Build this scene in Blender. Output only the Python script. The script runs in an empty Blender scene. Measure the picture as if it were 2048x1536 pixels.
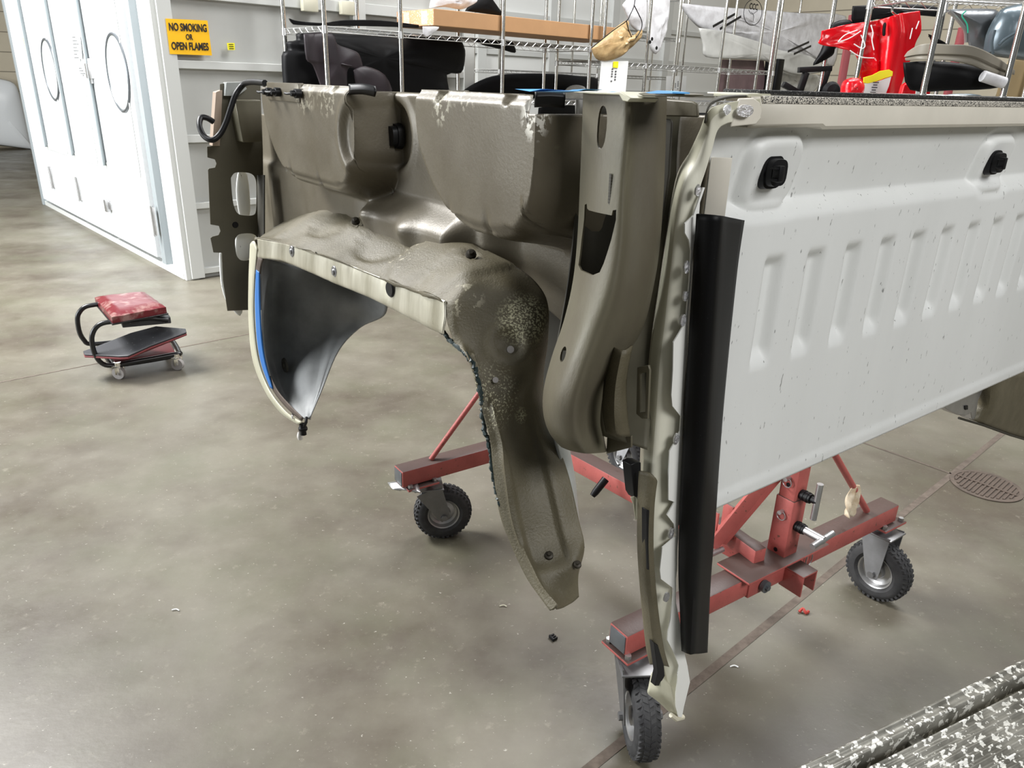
import bpy, bmesh, math, random
from mathutils import Vector, Matrix, noise
random.seed(7)
V=Vector
# ------------------------------------------------------------------ camera
F=1500.; TH=math.radians(21.8); RO=math.radians(1.7); H=1.5
CF=V((0,math.cos(TH),-math.sin(TH))); CR=V((1,0,0)); CU=V((0,math.sin(TH),math.cos(TH)))
c_,s_=math.cos(RO),math.sin(RO)
cx=CR*c_+CU*s_; cy=CU*c_-CR*s_
cam=bpy.data.cameras.new('camera'); camo=bpy.data.objects.new('camera',cam); bpy.context.scene.collection.objects.link(camo)
cam.sensor_width=36; cam.sensor_fit='HORIZONTAL'; cam.lens=F/2048*36; cam.clip_start=.02; cam.clip_end=200
M=Matrix((cx,cy,-CF)).transposed().to_4x4(); M.translation=V((0,0,H)); camo.matrix_world=M
sc=bpy.context.scene; sc.camera=camo
sc.view_settings.view_transform='Standard'; sc.view_settings.look='None'; sc.view_settings.gamma=1; sc.view_settings.exposure=0.35
# ------------------------------------------------------------------ light
w=bpy.data.worlds.new('world'); sc.world=w; w.use_nodes=True
w.node_tree.nodes['Background'].inputs[0].default_value=(.93,.97,1,1); w.node_tree.nodes['Background'].inputs[1].default_value=.10
def area(loc,tgt,sx,sy,e,col=(1,1,1)):
    l=bpy.data.lights.new('area_light','AREA'); l.shape='RECTANGLE'; l.size=sx; l.size_y=sy; l.energy=e; l.color=col
    o=bpy.data.objects.new('area_light',l); sc.collection.objects.link(o); o.location=loc
    o.rotation_euler=(V(tgt)-V(loc)).to_track_quat('-Z','Y').to_euler(); return o
LA=area((-9.5,1.2,2.8),(-4.6,7.4,1.2),5,3.6,700,(.95,.98,1))      # daylight from an open bay door at left
LB=area((-5.0,4.0,5.4),(-3.6,5.2,0),3.0,2.0,760)                # high-bay rows
LC=area((2.8,5.2,6.0),(3.2,6.6,0),5.0,2.0,540)
LF=area((-4.4,3.0,5.4),(-1.7,2.5,.3),3.4,1.6,150)  # added lamp, gives the bed its top-down shading
LE=area((2.9,-1.9,4.2),(1.0,1.9,1.1),2.2,1.6,150)  # added fill lamp to brighten the white ribbed wall
# ------------------------------------------------------------------ projection helpers (pixels of the 2048x1536 frame -> world planes)
O3=V((0,0,H))
def ray(x,y):
    u=(x-1024)/F; v=-(y-768)/F
    return CF+CR*(u*c_-v*s_)+CU*(u*s_+v*c_)
C0=V((.195,1.03,0)); uL=V((-.6,.8,0)); nL=V((-.8,-.6,0)); uR=V((.8,.6,0)); nR=V((.6,-.8,0))
A=V((-.676,.737,0)); Bd=V((.737,.676,0)); BS=2.003; BK=5.963
UZ=V((0,0,1))
def pl(x,y,p,n):
    r=ray(x,y); return O3+r*((p-O3).dot(n)/r.dot(n))
def S(x,y,d=0): return pl(x,y,C0+nL*d,nL)
def W(x,y,e=0): return pl(x,y,C0+nR*e,nR)
def K(x,y,k): return pl(x,y,A*k,A)
KS=1.42
def K2(x,y,k): return K(x,y,k*KS)
def BL(x,y,s=BS): return pl(x,y,Bd*s,Bd)
def Y(x,y,D): return pl(x,y,V((0,D,0)),V((0,1,0)))
def G(x,y,z=0): return pl(x,y,V((0,0,z)),UZ)
def T(x,y,u): return pl(x,y,C0+uL*u,uL)       # plane across the bed side
def Suz(p): q=p-C0; return q.dot(uL),q.z
def Wuz(p): q=p-C0; return q.dot(uR),q.z
def atS(u,z,d): return C0+uL*u+nL*d+UZ*z
def atW(u,z,e): return C0+uR*u+nR*e+UZ*z
def ss(a,b,x):
    t=max(0,min(1,(x-a)/(b-a))) if a!=b else float(x>=a)
    return t*t*(3-2*t)
def lerp(tab,x):
    if x<=tab[0][0]: return tab[0][1]
    for (a,p),(b,q) in zip(tab,tab[1:]):
        if x<=b: return p+(q-p)*(x-a)/(b-a)
    return tab[-1][1]
# ------------------------------------------------------------------ materials
def mat(name,col,rough=.5,metal=0,col2=None,ns=8,amt=.5,bump=0,bs=60,stretch=(1,1,1),patches=(),speck=None,spec=.5,alpha=1,rr=.0,detail=6,lo=.35,hi=.65,trans=0):
    m=bpy.data.materials.new(name); m.use_nodes=True; n=m.node_tree.nodes; L=m.node_tree.links
    b=n['Principled BSDF']; b.inputs['Roughness'].default_value=rough; b.inputs['Metallic'].default_value=metal
    b.inputs['Specular IOR Level'].default_value=spec; b.inputs['Alpha'].default_value=alpha
    if trans: b.inputs['Transmission Weight'].default_value=trans
    tc=n.new('ShaderNodeNewGeometry'); mp=n.new('ShaderNodeMapping'); mp.inputs['Scale'].default_value=stretch
    L.new(tc.outputs['Position'],mp.inputs[0])
    def nz(s,det=detail):
        t=n.new('ShaderNodeTexNoise'); t.inputs['Scale'].default_value=s; t.inputs['Detail'].default_value=det; t.inputs['Roughness'].default_value=.6
        L.new(mp.outputs[0],t.inputs['Vector']); return t.outputs[0]
    def rmp(v,a,c):
        r=n.new('ShaderNodeMapRange'); r.inputs[1].default_value=a; r.inputs[2].default_value=c; L.new(v,r.inputs[0]); return r.outputs[0]
    def mix(f,a,c):
        x=n.new('ShaderNodeMix'); x.data_type='RGBA'
        if hasattr(f,'links'): L.new(f,x.inputs[0])
        else: x.inputs[0].default_value=f
        for i,v in ((6,a),(7,c)):
            if isinstance(v,tuple): x.inputs[i].default_value=(*v,1)
            else: L.new(v,x.inputs[i])
        return x.outputs[2]
    def mul(a,c):
        x=n.new('ShaderNodeMath'); x.operation='MULTIPLY'
        for i,v in ((0,a),(1,c)):
            if hasattr(v,'links'): L.new(v,x.inputs[i])
            else: x.inputs[i].default_value=v
        return x.outputs[0]
    base=col
    if col2:
        f=mul(rmp(nz(ns),lo,hi),amt); base=mix(f,col,col2)
    if speck:  # (scale, threshold, colour)
        base=mix(rmp(nz(speck[0],2),speck[1],speck[1]+.03),base,speck[2])
    for (ctr,rad,pc,sc_,th,st) in patches:   # worn or painted patch of its own shape
        mp2=n.new('ShaderNodeVectorMath'); mp2.operation='SUBTRACT'; L.new(tc.outputs['Position'],mp2.inputs[0]); mp2.inputs[1].default_value=ctr
        sv=n.new('ShaderNodeVectorMath'); sv.operation='MULTIPLY'; L.new(mp2.outputs[0],sv.inputs[0]); sv.inputs[1].default_value=st
        ln=n.new('ShaderNodeVectorMath'); ln.operation='LENGTH'; L.new(sv.outputs[0],ln.inputs[0])
        near=rmp(ln.outputs['Value'],rad,rad*.55)
        base=mix(mul(near,rmp(nz(sc_,3),th,th+.05)),base,pc)
    if isinstance(base,tuple): b.inputs['Base Color'].default_value=(*base,1)
    else: L.new(base,b.inputs['Base Color'])
    if rr:
        x=n.new('ShaderNodeMapRange'); x.inputs[1].default_value=.3; x.inputs[2].default_value=.7; x.inputs[3].default_value=rough-rr; x.inputs[4].default_value=rough+rr
        L.new(nz(ns*1.7),x.inputs[0]); L.new(x.outputs[0],b.inputs['Roughness'])
    if bump:
        bp=n.new('ShaderNodeBump'); bp.inputs['Strength'].default_value=bump; bp.inputs['Distance'].default_value=.004
        L.new(nz(bs),bp.inputs['Height']); L.new(bp.outputs[0],b.inputs['Normal'])
    m['_']=1; return m
def dusty(m,col,amt=.85):   # dust lying on upward faces
    n=m.node_tree.nodes; L=m.node_tree.links; b=n['Principled BSDF']; g=n.new('ShaderNodeNewGeometry'); sp=n.new('ShaderNodeSeparateXYZ')
    L.new(g.outputs['True Normal'],sp.inputs[0]); r=n.new('ShaderNodeMapRange'); r.inputs[1].default_value=.6; r.inputs[2].default_value=.9; r.inputs[4].default_value=amt
    L.new(sp.outputs[2],r.inputs[0]); x=n.new('ShaderNodeMix'); x.data_type='RGBA'; L.new(r.outputs[0],x.inputs[0])
    src=b.inputs['Base Color']
    if src.links: L.new(src.links[0].from_socket,x.inputs[6])
    else: x.inputs[6].default_value=src.default_value
    x.inputs[7].default_value=(*col,1); L.new(x.outputs[2],src); return m
CREAM=(.62,.58,.45)
vS=(1,1,1)
M_primer=mat('olive_primer',(.108,.092,.064),.40,.15,(.155,.137,.099),5,.7,.12,180,rr=.08,
   patches=[(tuple(S(612,195,.1)),.060,(.30,.275,.21),60,.50,(1,1,1.5)),(tuple(S(655,200,.1)),.055,(.31,.285,.22),70,.52,(1,1,1.4)),
            (tuple(S(1066,232,.1)),.030,(.55,.53,.47),90,.48,(1,1,.8)),(tuple(S(930,195,.1)),.040,(.33,.30,.24),80,.54,(1,1,1.8)),
            (tuple(S(1098,292,.06)),.022,(.40,.38,.25),40,.45,(1,1,1.6)),(tuple(S(885,212,.1)),.035,(.36,.34,.27),80,.5,(1,1,1))])
M_arch=mat('wheelhouse_primer',(.088,.076,.045),.50,.05,(.140,.121,.076),7,.8,.35,260,rr=.08,
   patches=[(tuple(S(1046,640,.045)),.05,(.50,.48,.32),300,.50,(1,1,1)),(tuple(S(1030,830,.08)),.022,(.55,.53,.36),330,.5,(1,1,1)),
            (tuple(S(925,590,.14)),.05,(.40,.37,.27),70,.58,(1,1,1)),(tuple(S(800,505,.1)),.06,(.33,.3,.22),80,.6,(1,1,1)),
            (tuple(S(985,790,.14)),.07,(.5,.48,.33),300,.56,(1,1,1))])
M_pillar=mat('pillar_primer',(.108,.094,.065),.46,.1,(.142,.132,.086),9,.8,.1,200,(1,1,.35),rr=.06)
M_dark=mat('dark_shade_steel',(.035,.032,.023),.6,.1,(.055,.05,.036),9,.7)  # steel darkened, the shade of the cavities is in the colour
M_grey=mat('grey_ecoat',(.33,.34,.34),.55,.0,(.11,.115,.115),6,.6,.1,120)
M_greycap=mat('grey_plate',(.40,.42,.41),.45,.2,(.27,.28,.26),8,.6)
M_silver=mat('bare_steel_lip',(.66,.64,.54),.34,.6,(.36,.34,.26),16,.9,.1,90,(1,1,.12),rr=.08)
M_blue=mat('blue_paint',(.02,.16,.50),.4)
M_cream=mat('cream_paint',(.60,.56,.44),.5,0,(.50,.47,.36),10,.6)
M_flange=mat('green_cream_primer',(.46,.445,.335),.42,.05,(.56,.545,.42),14,.8,.08,100,(1,1,.4),rr=.08)
M_flange2=mat('pale_cream_primer',(.68,.665,.55),.42,.0,(.76,.745,.63),14,.8,.08,100,(1,1,.4),rr=.08)
M_foil=mat('ground_weld_metal',(.8,.8,.82),.25,1,bump=.9,bs=220)
M_white=mat('white_primer_panel',(.76,.77,.75),.45,0,(.66,.67,.65),4,.5,.06,300,(1,1,.25),speck=(150,.70,(.3,.3,.29)))
M_rail=mat('cream_white_rail',(.70,.66,.57),.42,0,(.58,.55,.47),9,.5)
M_liner=mat('black_sprayed_liner',(.012,.012,.013),.6,0,bump=1,bs=500,speck=(420,.62,(.3,.29,.26)))
M_overspray=mat('speckled_overspray',(.66,.62,.54),.5,0,speck=(520,.50,(.012,.012,.013)))
M_black=mat('black_plastic',(.006,.006,.007),.45,spec=.3)
M_strip=mat('black_weatherstrip',(.003,.003,.0035),.5,0,speck=(700,.72,(.07,.07,.07)),spec=.18)
M_rubber=mat('tyre_rubber',(.028,.028,.03),.75,0,(.06,.06,.06),30,.6)
M_red=dusty(mat('faded_red_paint',(.47,.115,.10),.45,.0,(.36,.085,.075),14,.8,.15,90,speck=(70,.68,(.16,.07,.05))),(.05,.038,.032),.95)
M_zinc=mat('zinc_plate',(.50,.50,.50),.35,.85,(.36,.36,.36),20,.6)
M_chrome=mat('chrome_post',(.80,.79,.75),.18,1,(.6,.57,.5),60,.5)
M_wire=mat('wire_shelf_chrome',(.60,.60,.59),.3,.9)
M_bwire=mat('black_wire_shelf',(.03,.03,.03),.4,.3)
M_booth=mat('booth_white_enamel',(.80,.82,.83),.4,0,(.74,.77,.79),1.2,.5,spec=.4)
M_booths=mat('booth_shade_enamel',(.47,.475,.455),.42,0,(.41,.415,.395),1.5,.5,spec=.4)  # booth white darkened, the side wall's shade is in the colour
M_trimw=mat('booth_trim',(.56,.57,.55),.4)
M_boothg=mat('booth_shaded_trim',(.27,.30,.31),.45)  # trim greyed to carry the shade of the door bevels
M_tan=None
M_yel=mat('sign_yellow',(.92,.50,.01),.4)
M_ink=mat('sign_ink',(.01,.01,.01),.5)
M_paper=mat('white_paper',(.85,.86,.85),.6)
M_print=mat('paper_print',(.10,.10,.11),.6)
M_ylab=mat('yellow_label',(.95,.85,.02),.5)
M_card=mat('cardboard',(.42,.235,.11),.7,0,(.36,.20,.095),6,.6)
M_cardend=mat('cardboard_end',(.72,.36,.19),.7,speck=(90,.60,(.85,.8,.7)))
M_redpaint=mat('gloss_red_paint',(.72,.003,.01),.18,bump=.25,bs=18)
M_bagred=mat('crinkled_red_film',(.68,.005,.012),.12,bump=1,bs=34,speck=(38,.70,(.95,.8,.8)))
M_plum=mat('plum_plastic',(.028,.021,.025),.45,0,(.017,.014,.016),8,.7,spec=.3)
M_bag=mat('white_plastic_bag',(.72,.72,.74),.3,0,(.50,.49,.50),9,.8,.9,22)
M_bagc=mat('clear_plastic_bag',(.60,.60,.57),.22,0,(.42,.42,.40),12,.8,.8,18,alpha=.82)
M_foam=mat('grey_foam_sheet',(.55,.55,.52),.5,0,(.45,.45,.43),8,.6)
M_amber=mat('amber_plastic_bag',(.54,.38,.19),.22,0,(.34,.21,.09),16,.7,1,26,alpha=.93)
M_bumper=mat('satin_black_bumper',(.003,.003,.0035),.5,spec=.15)
M_greyb=mat('grey_car_paint',(.12,.13,.14),.28,.3)
M_slate=mat('slate_car_paint',(.10,.13,.15),.25,.3)
M_taupe=mat('taupe_plastic',(.22,.20,.16),.45)
M_carwhite=mat('white_car_paint',(.78,.80,.80),.25)
M_vinyl=mat('worn_red_vinyl',(.13,.012,.018),.30,0,(.36,.25,.22),13,.6,.3,30,lo=.52,hi=.66)
M_blacktube=mat('black_tube_paint',(.010,.010,.011),.3)
M_tray=mat('dark_grey_tray',(.035,.036,.04),.45,speck=(60,.7,(.2,.2,.2)))
M_redtrim=mat('dull_red_edge',(.20,.035,.04),.5)
M_fork=mat('grey_fork_steel',(.24,.24,.245),.4,.6,(.17,.17,.17),20,.6)
M_bolt=mat('dark_weld_bolt',(.04,.034,.024),.5,.4)
M_castw=mat('grey_caster_wheel',(.38,.36,.35),.5)
M_alu=mat('scuffed_aluminium',(.34,.33,.29),.42,.35,(.12,.115,.095),13,.9,.15,80,(1,1,1),speck=(58,.555,(.93,.92,.86)))
M_rust=mat('rusty_grate',(.06,.045,.035),.7,.2,(.12,.09,.07),20,.8)
M_joint=mat('joint_filler',(.072,.054,.041),.8,0,(.135,.107,.084),30,.8)
M_glass=mat('booth_glass',(.75,.82,.76),.12,0,(.62,.70,.62),2,.6)
M_beige=mat('beige_box',(.60,.58,.46),.5)
M_leaf=mat('red_scrap',(.35,.03,.02),.6)
M_rag=mat('stained_rag',(.62,.55,.42),.8,0,(.40,.28,.16),40,.8)
M_bulb=mat('bulb_glass',(.8,.78,.74),.1,bump=.3,bs=40)
M_teal=mat('teal_marker',(.02,.42,.26),.5)
M_bluefilm=mat('blue_masking_film',(.10,.36,.72),.4)
# ------------------------------------------------------------------ object helpers
ROOT={}
def thing(name,label,cat,loc,group=None):
    o=bpy.data.objects.new(name,None); sc.collection.objects.link(o); o.location=loc; o.empty_display_size=.1
    o['label']=label; o['category']=cat
    if group: o['group']=group
    ROOT[o.name]=V(loc); return o
def tag(o,label,cat,group=None):
    o['label']=label; o['category']=cat
    if group: o['group']=group
    return o
def mk(name,bm,m,parent=None,smooth=True,mods=(),angle=40):
    me=bpy.data.meshes.new(name)
    bmesh.ops.remove_doubles(bm,verts=bm.verts,dist=1e-5)
    if parent is not None: org=ROOT[parent.name]
    else:
        xs=[v.co for v in bm.verts]; org=V(((min(p.x for p in xs)+max(p.x for p in xs))/2,(min(p.y for p in xs)+max(p.y for p in xs))/2,min(p.z for p in xs)))
    for v in bm.verts: v.co-=org
    bmesh.ops.recalc_face_normals(bm,faces=bm.faces)
    bm.to_mesh(me); bm.free()
    ms=m if isinstance(m,(list,tuple)) else [m]
    for q in ms: me.materials.append(q)
    o=bpy.data.objects.new(name,me); sc.collection.objects.link(o)
    if parent is not None: o.parent=parent; ROOT[o.name]=org     # children sit at the thing's origin
    else: o.location=org; ROOT[o.name]=org
    if parent is not None and parent.type=='MESH': pass
    for t,kw in mods:
        md=o.modifiers.new(t.lower(),t)
        for a,b in kw.items(): setattr(md,a,b)
    if smooth:
        for p in me.polygons: p.use_smooth=True
        try: me.set_sharp_from_angle(angle=math.radians(angle))
        except Exception: pass
    return o
def struct(o): o['kind']='structure'; return o
def box(bm,c,ax,ay,az,sx,sy,sz,bev=0):
    c=V(c); vs=[]
    for i in (-1,1):
        for j in (-1,1):
            for k in (-1,1): vs.append(bm.verts.new(c+ax*(i*sx/2)+ay*(j*sy/2)+az*(k*sz/2)))
    fs=[bm.faces.new([vs[q] for q in f]) for f in ((0,1,3,2),(4,6,7,5),(0,4,5,1),(2,3,7,6),(0,2,6,4),(1,5,7,3))]
    if bev:
        es=list({e for f in fs for e in f.edges}); bmesh.ops.bevel(bm,geom=es,offset=bev,segments=2,profile=.5,affect='EDGES')
    return bm
X1,Y1=V((1,0,0)),V((0,1,0))
def frame(d):
    d=d.normalized(); up=UZ if abs(d.z)<.95 else X1
    s=d.cross(up).normalized(); return d,s,s.cross(d)
def beam(bm,a,b,wd,ht,bev=.003):
    d,s,t=frame(b-a); box(bm,(a+b)/2,d,s,t,(b-a).length,wd,ht,bev); return bm
def tube(bm,pts,r,seg=8,closed=False,cap=True):
    pts=[V(p) for p in pts]; n=len(pts); rings=[]; prev=None
    for i,p in enumerate(pts):
        a=pts[(i-1)%n] if (closed or i>0) else p; b=pts[(i+1)%n] if (closed or i<n-1) else p
        d=(b-a).normalized()
        if prev is None: _,s,t=frame(d)
        else:
            s=(prev-d*prev.dot(d)).normalized(); t=s.cross(d)
        prev=s; rr=r[i] if isinstance(r,(list,tuple)) else r
        rings.append([bm.verts.new(p+(s*math.cos(2*math.pi*k/seg)+t*math.sin(2*math.pi*k/seg))*rr) for k in range(seg)])
    m=n if closed else n-1
    for i in range(m):
        a,b=rings[i],rings[(i+1)%n]
        for k in range(seg): bm.faces.new((a[k],a[(k+1)%seg],b[(k+1)%seg],b[k]))
    if cap and not closed:
        bm.faces.new(rings[0]); bm.faces.new(rings[-1])
    return bm
def cyl(bm,c,axis,r,h,seg=20,r2=None):
    c=V(c); ax=axis.normalized(); tube(bm,[c-ax*h/2,c+ax*h/2],[r,r2 if r2 is not None else r],seg); return bm
def lathe(bm,c,axis,prof,seg=32):
    ax,s,t=frame(axis); rings=[]
    for (r,h) in prof:
        rings.append([bm.verts.new(V(c)+ax*h+(s*math.cos(2*math.pi*k/seg)+t*math.sin(2*math.pi*k/seg))*max(r,1e-4)) for k in range(seg)])
    for a,b in zip(rings,rings[1:]):
        for k in range(seg): bm.faces.new((a[k],a[(k+1)%seg],b[(k+1)%seg],b[k]))
    return bm
def cr(p0,p1,p2,p3,t): return .5*((2*p1)+(p2-p0)*t+(2*p0-5*p1+4*p2-p3)*t*t+(3*p1-p0-3*p2+p3)*t*t*t)
def resample(pts,k):
    pts=[V(p) for p in pts]; out=[]; n=len(pts)
    for i in range(n-1):
        p0=pts[max(i-1,0)];p3=pts[min(i+2,n-1)]
        for j in range(k): out.append(cr(p0,pts[i],pts[i+1],p3,j/k))
    out.append(pts[-1]); return out
def grid(bm,rows,keep=None,mi=None):
    vs=[[bm.verts.new(p) for p in r] for r in rows]
    for i in range(len(rows)-1):
        for j in range(len(rows[0])-1):
            if keep and not keep(i,j): continue
            try:
                f=bm.faces.new((vs[i][j],vs[i+1][j],vs[i+1][j+1],vs[i][j+1]))
                if mi: f.material_index=mi(i,j)
            except ValueError: pass
    return bm
def loft(bm,rows,ku=4,kv=4,fn=None,keep=None,mi=None):
    rows=[resample(r,kv) for r in rows]
    cols=[resample(list(c),ku) for c in zip(*rows)]
    g=[list(r) for r in zip(*cols)]
    if fn:
        ni,nj=len(g),len(g[0]); h=[]
        for i in range(ni):
            row=[]
            for j in range(nj):
                a=g[min(i+1,ni-1)][j]-g[max(i-1,0)][j]; b=g[i][min(j+1,nj-1)]-g[i][max(j-1,0)]
                n=a.cross(b)
                if n.length>0: n.normalize()
                if n.dot(O3-g[i][j])<0: n=-n
                row.append(g[i][j]+n*fn(i/(ni-1),j/(nj-1),g[i][j]))
            h.append(row)
        g=h
    return grid(bm,g,keep,mi)
def poly(bm,pts): return bm.faces.new([bm.verts.new(V(p)) for p in pts])
def plate(name,pts,nrm,th,m,parent=None,bev=0,holes=()):
    """flat cut plate: outline (and holes) extruded back from nrm"""
    bm=bmesh.new(); nrm=nrm.normalized()
    es=[]
    for loop in [pts]+list(holes):
        vs=[bm.verts.new(V(p)) for p in loop]
        for i in range(len(vs)): es.append(bm.edges.new((vs[i],vs[(i+1)%len(vs)])))
    if holes: bmesh.ops.triangle_fill(bm,edges=es,use_beauty=True,use_dissolve=False,normal=nrm)
    else: bm.faces.new(bm.verts[:])
    r=bmesh.ops.extrude_face_region(bm,geom=bm.faces[:])
    for v in r['geom']:
        if isinstance(v,bmesh.types.BMVert): v.co-=nrm*th
    o=mk(name,bm,m,parent,True,[('BEVEL',dict(width=bev,segments=2,limit_method='ANGLE'))] if bev else (),30)
    return o
def dome(name,pts,nrm,bulge,th,m,parent=None,k=3,power=.5,wav=0,wf=12):
    """bulged shell over a traced outline"""
    bm=bmesh.new(); pts=[V(p) for p in pts]; pts=resample(pts+[pts[0]],k)[:-1]; n=len(pts); c=sum(pts,V())/n; nrm=nrm.normalized()
    rings=[]
    for t in (1,.96,.88,.75,.58,.4,.2):
        ring=[]
        for p in pts:
            q=c+(p-c)*t+nrm*bulge*(1-t*t)**power
            if wav: q+=nrm*wav*noise.noise(q*wf)*min(1,(1-t)*6)
            ring.append(bm.verts.new(q))
        rings.append(ring)
    ce=bm.verts.new(c+nrm*bulge)
    for a,b in zip(rings,rings[1:]):
        for i in range(n): bm.faces.new((a[i],a[(i+1)%n],b[(i+1)%n],b[i]))
    for i in range(n): bm.faces.new((rings[-1][i],rings[-1][(i+1)%n],ce))
    return mk(name,bm,m,parent,True,[('SOLIDIFY',dict(thickness=th,offset=-1))],50)
def ell(c,a,b,n=20,p=2.0):
    o=[]
    for i in range(n):
        t=2*math.pi*i/n; ct,st=math.cos(t),math.sin(t)
        o.append(c+a*(abs(ct)**(2/p)*(1 if ct>=0 else -1))+b*(abs(st)**(2/p)*(1 if st>=0 else -1)))
    return o
def text(name,s,loc,right,up,size,m,parent,align='CENTER',ext=.0005,sx=1.0):
    cu=bpy.data.curves.new(name,'FONT'); cu.body=s; cu.size=size; cu.align_x=align; cu.align_y='CENTER'; cu.extrude=ext; cu.offset=size*.03
    t=bpy.data.objects.new(name,cu); sc.collection.objects.link(t); dg=bpy.context.evaluated_depsgraph_get(); dg.update()
    me=bpy.data.meshes.new_from_object(t.evaluated_get(dg)); bpy.data.objects.remove(t)
    nr=right.cross(up); bm=bmesh.new(); bm.from_mesh(me)
    for v in bm.verts: v.co=V(loc)+right*(v.co.x*sx)+up*v.co.y+nr*v.co.z
    return mk(name,bm,m,parent,False)
#SPLIT
# ================================================================== SETTING
def floor_mat():
    m=mat('polished_concrete',(.2,.19,.155),.34,0); n=m.node_tree.nodes; L=m.node_tree.links; b=n['Principled BSDF']
    g=n.new('ShaderNodeNewGeometry')
    def nz(s,d=8,ro=.62,sc3=(1,1,1)):
        mp=n.new('ShaderNodeMapping'); mp.inputs['Scale'].default_value=sc3; L.new(g.outputs['Position'],mp.inputs[0])
        t=n.new('ShaderNodeTexNoise'); t.inputs['Scale'].default_value=s; t.inputs['Detail'].default_value=d; t.inputs['Roughness'].default_value=ro; L.new(mp.outputs[0],t.inputs['Vector']); return t.outputs[0]
    def rm(v,a,c,o0=0,o1=1):
        r=n.new('ShaderNodeMapRange'); r.inputs[1].default_value=a; r.inputs[2].default_value=c; r.inputs[3].default_value=o0; r.inputs[4].default_value=o1; L.new(v,r.inputs[0]); return r.outputs[0]
    def mx(f,a,c):
        x=n.new('ShaderNodeMix'); x.data_type='RGBA'; L.new(f,x.inputs[0])
        for i,v in ((6,a),(7,c)):
            if isinstance(v,tuple): x.inputs[i].default_value=(*v,1)
            else: L.new(v,x.inputs[i])
        return x.outputs[2]
    c=mx(rm(nz(1.3),.38,.62),(.070,.057,.041),(.145,.133,.102))
    c=mx(rm(nz(3.1,6),.45,.68,0,.6),c,(.102,.100,.066))
    c=mx(rm(nz(.7,4),.5,.66,0,.55),c,(.185,.172,.14))
    c=mx(rm(nz(22,5,.7),.60,.72,0,.45),c,(.23,.21,.165))
    c=mx(rm(nz(60,3,.7,(1,1.6,1)),.67,.71,0,.55),c,(.50,.48,.42))
    c=mx(rm(nz(9,5,.8),.66,.78,0,.5),c,(.085,.07,.055))
    L.new(c,b.inputs['Base Color']); L.new(rm(nz(2.4,6),.3,.7,.30,.55),b.inputs['Roughness'])
    bp=n.new('ShaderNodeBump'); bp.inputs['Strength'].default_value=.12; bp.inputs['Distance'].default_value=.003; L.new(nz(40,5),bp.inputs['Height']); L.new(bp.outputs[0],b.inputs['Normal'])
    return m
bm=bmesh.new(); box(bm,V((0,6,-.1)),X1,Y1,UZ,44,50,.2); struct(mk('floor',bm,floor_mat(),None,False))
def gp(k,s,z=0): return A*k+Bd*s+UZ*z      # shop frame: k across, s along
def strip(name,a,b,wd,m):
    bm=bmesh.new(); d=(b-a).normalized(); sd=d.cross(UZ); n=40; rng=random.Random(len(name)+int(name[-1])); rows=[]
    L_=[];R_=[]
    for i in range(n+1):
        p=a+(b-a)*(i/n); L_.append(p+sd*(wd/2+rng.uniform(-.0015,.0015))+UZ*.0012); R_.append(p-sd*(wd/2+rng.uniform(-.0015,.0015))+UZ*.0012)
    grid(bm,[L_,R_]); return struct(mk(name,bm,m,None,False))
JK=.826
strip('trim_1',gp(JK,-2),gp(JK,12),.026,M_joint)
strip('trim_2',gp(4.406,-4),gp(4.406,12),.012,M_joint)
DR=G(1972,972); ds=DR.dot(Bd)
strip('trim_3',gp(-3,ds),gp(5.9,ds),.012,M_joint)
# floor drain
t=thing('floor_drain','round rusty slotted drain grate set in the floor where joints cross','drain',(DR.x,DR.y,0))
bm=bmesh.new(); lathe(bm,DR,UZ,[(.135,.001),(.135,.004),(.118,.0045),(.116,.002),(.0,.002)],40); mk('frame_ring',bm,M_rust,t)
bm=bmesh.new()
for i in range(-6,7):
    y=i*.0172; h=math.sqrt(max(0,.113**2-y*y)); beam(bm,DR+A*y-Bd*h+UZ*.004,DR+A*y+Bd*h+UZ*.004,.008,.004,0)
beam(bm,DR-A*.112+UZ*.005,DR+A*.112+UZ*.005,.012,.004,0); mk('grate',bm,mat('grate_iron',(.085,.062,.048),.65,.3),t)
# walls
def block_wall(name,p,d,L_,hgt,m,joint,course=.2):
    n=d.cross(UZ); bm=bmesh.new(); box(bm,p+d*L_/2+UZ*hgt/2,d,n,UZ,L_,.2,hgt); o=struct(mk(name,bm,m,None,False)); return o
def brick_mat():
    m=mat('tan_split_wall',(.56,.50,.38),.7,0,(.50,.44,.33),3,.6); n=m.node_tree.nodes; L=m.node_tree.links
    g=n.new('ShaderNodeNewGeometry'); sp=n.new('ShaderNodeSeparateXYZ'); L.new(g.outputs['Position'],sp.inputs[0])
    a=n.new('ShaderNodeMath'); a.operation='FRACT'; q=n.new('ShaderNodeMath'); q.operation='MULTIPLY'; q.inputs[1].default_value=1/.36; L.new(sp.outputs[2],q.inputs[0]); L.new(q.outputs[0],a.inputs[0])
    l=n.new('ShaderNodeMath'); l.operation='LESS_THAN'; l.inputs[1].default_value=.05; L.new(a.outputs[0],l.inputs[0])
    b=n['Principled BSDF']; x=n.new('ShaderNodeMix'); x.data_type='RGBA'; L.new(l.outputs[0],x.inputs[0]); L.new(b.inputs['Base Color'].links[0].from_socket,x.inputs[6]); x.inputs[7].default_value=(.22,.19,.14,1); L.new(x.outputs[2],b.inputs['Base Color']); return m
MT=brick_mat()
q=G(30,300); kb=q.dot(A)+.4
block_wall('wall_left',gp(kb+.1,-14),Bd,20,6,MT,0)
block_wall('wall_right',gp(-4,14.5),A,20,7,MT,0)
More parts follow.
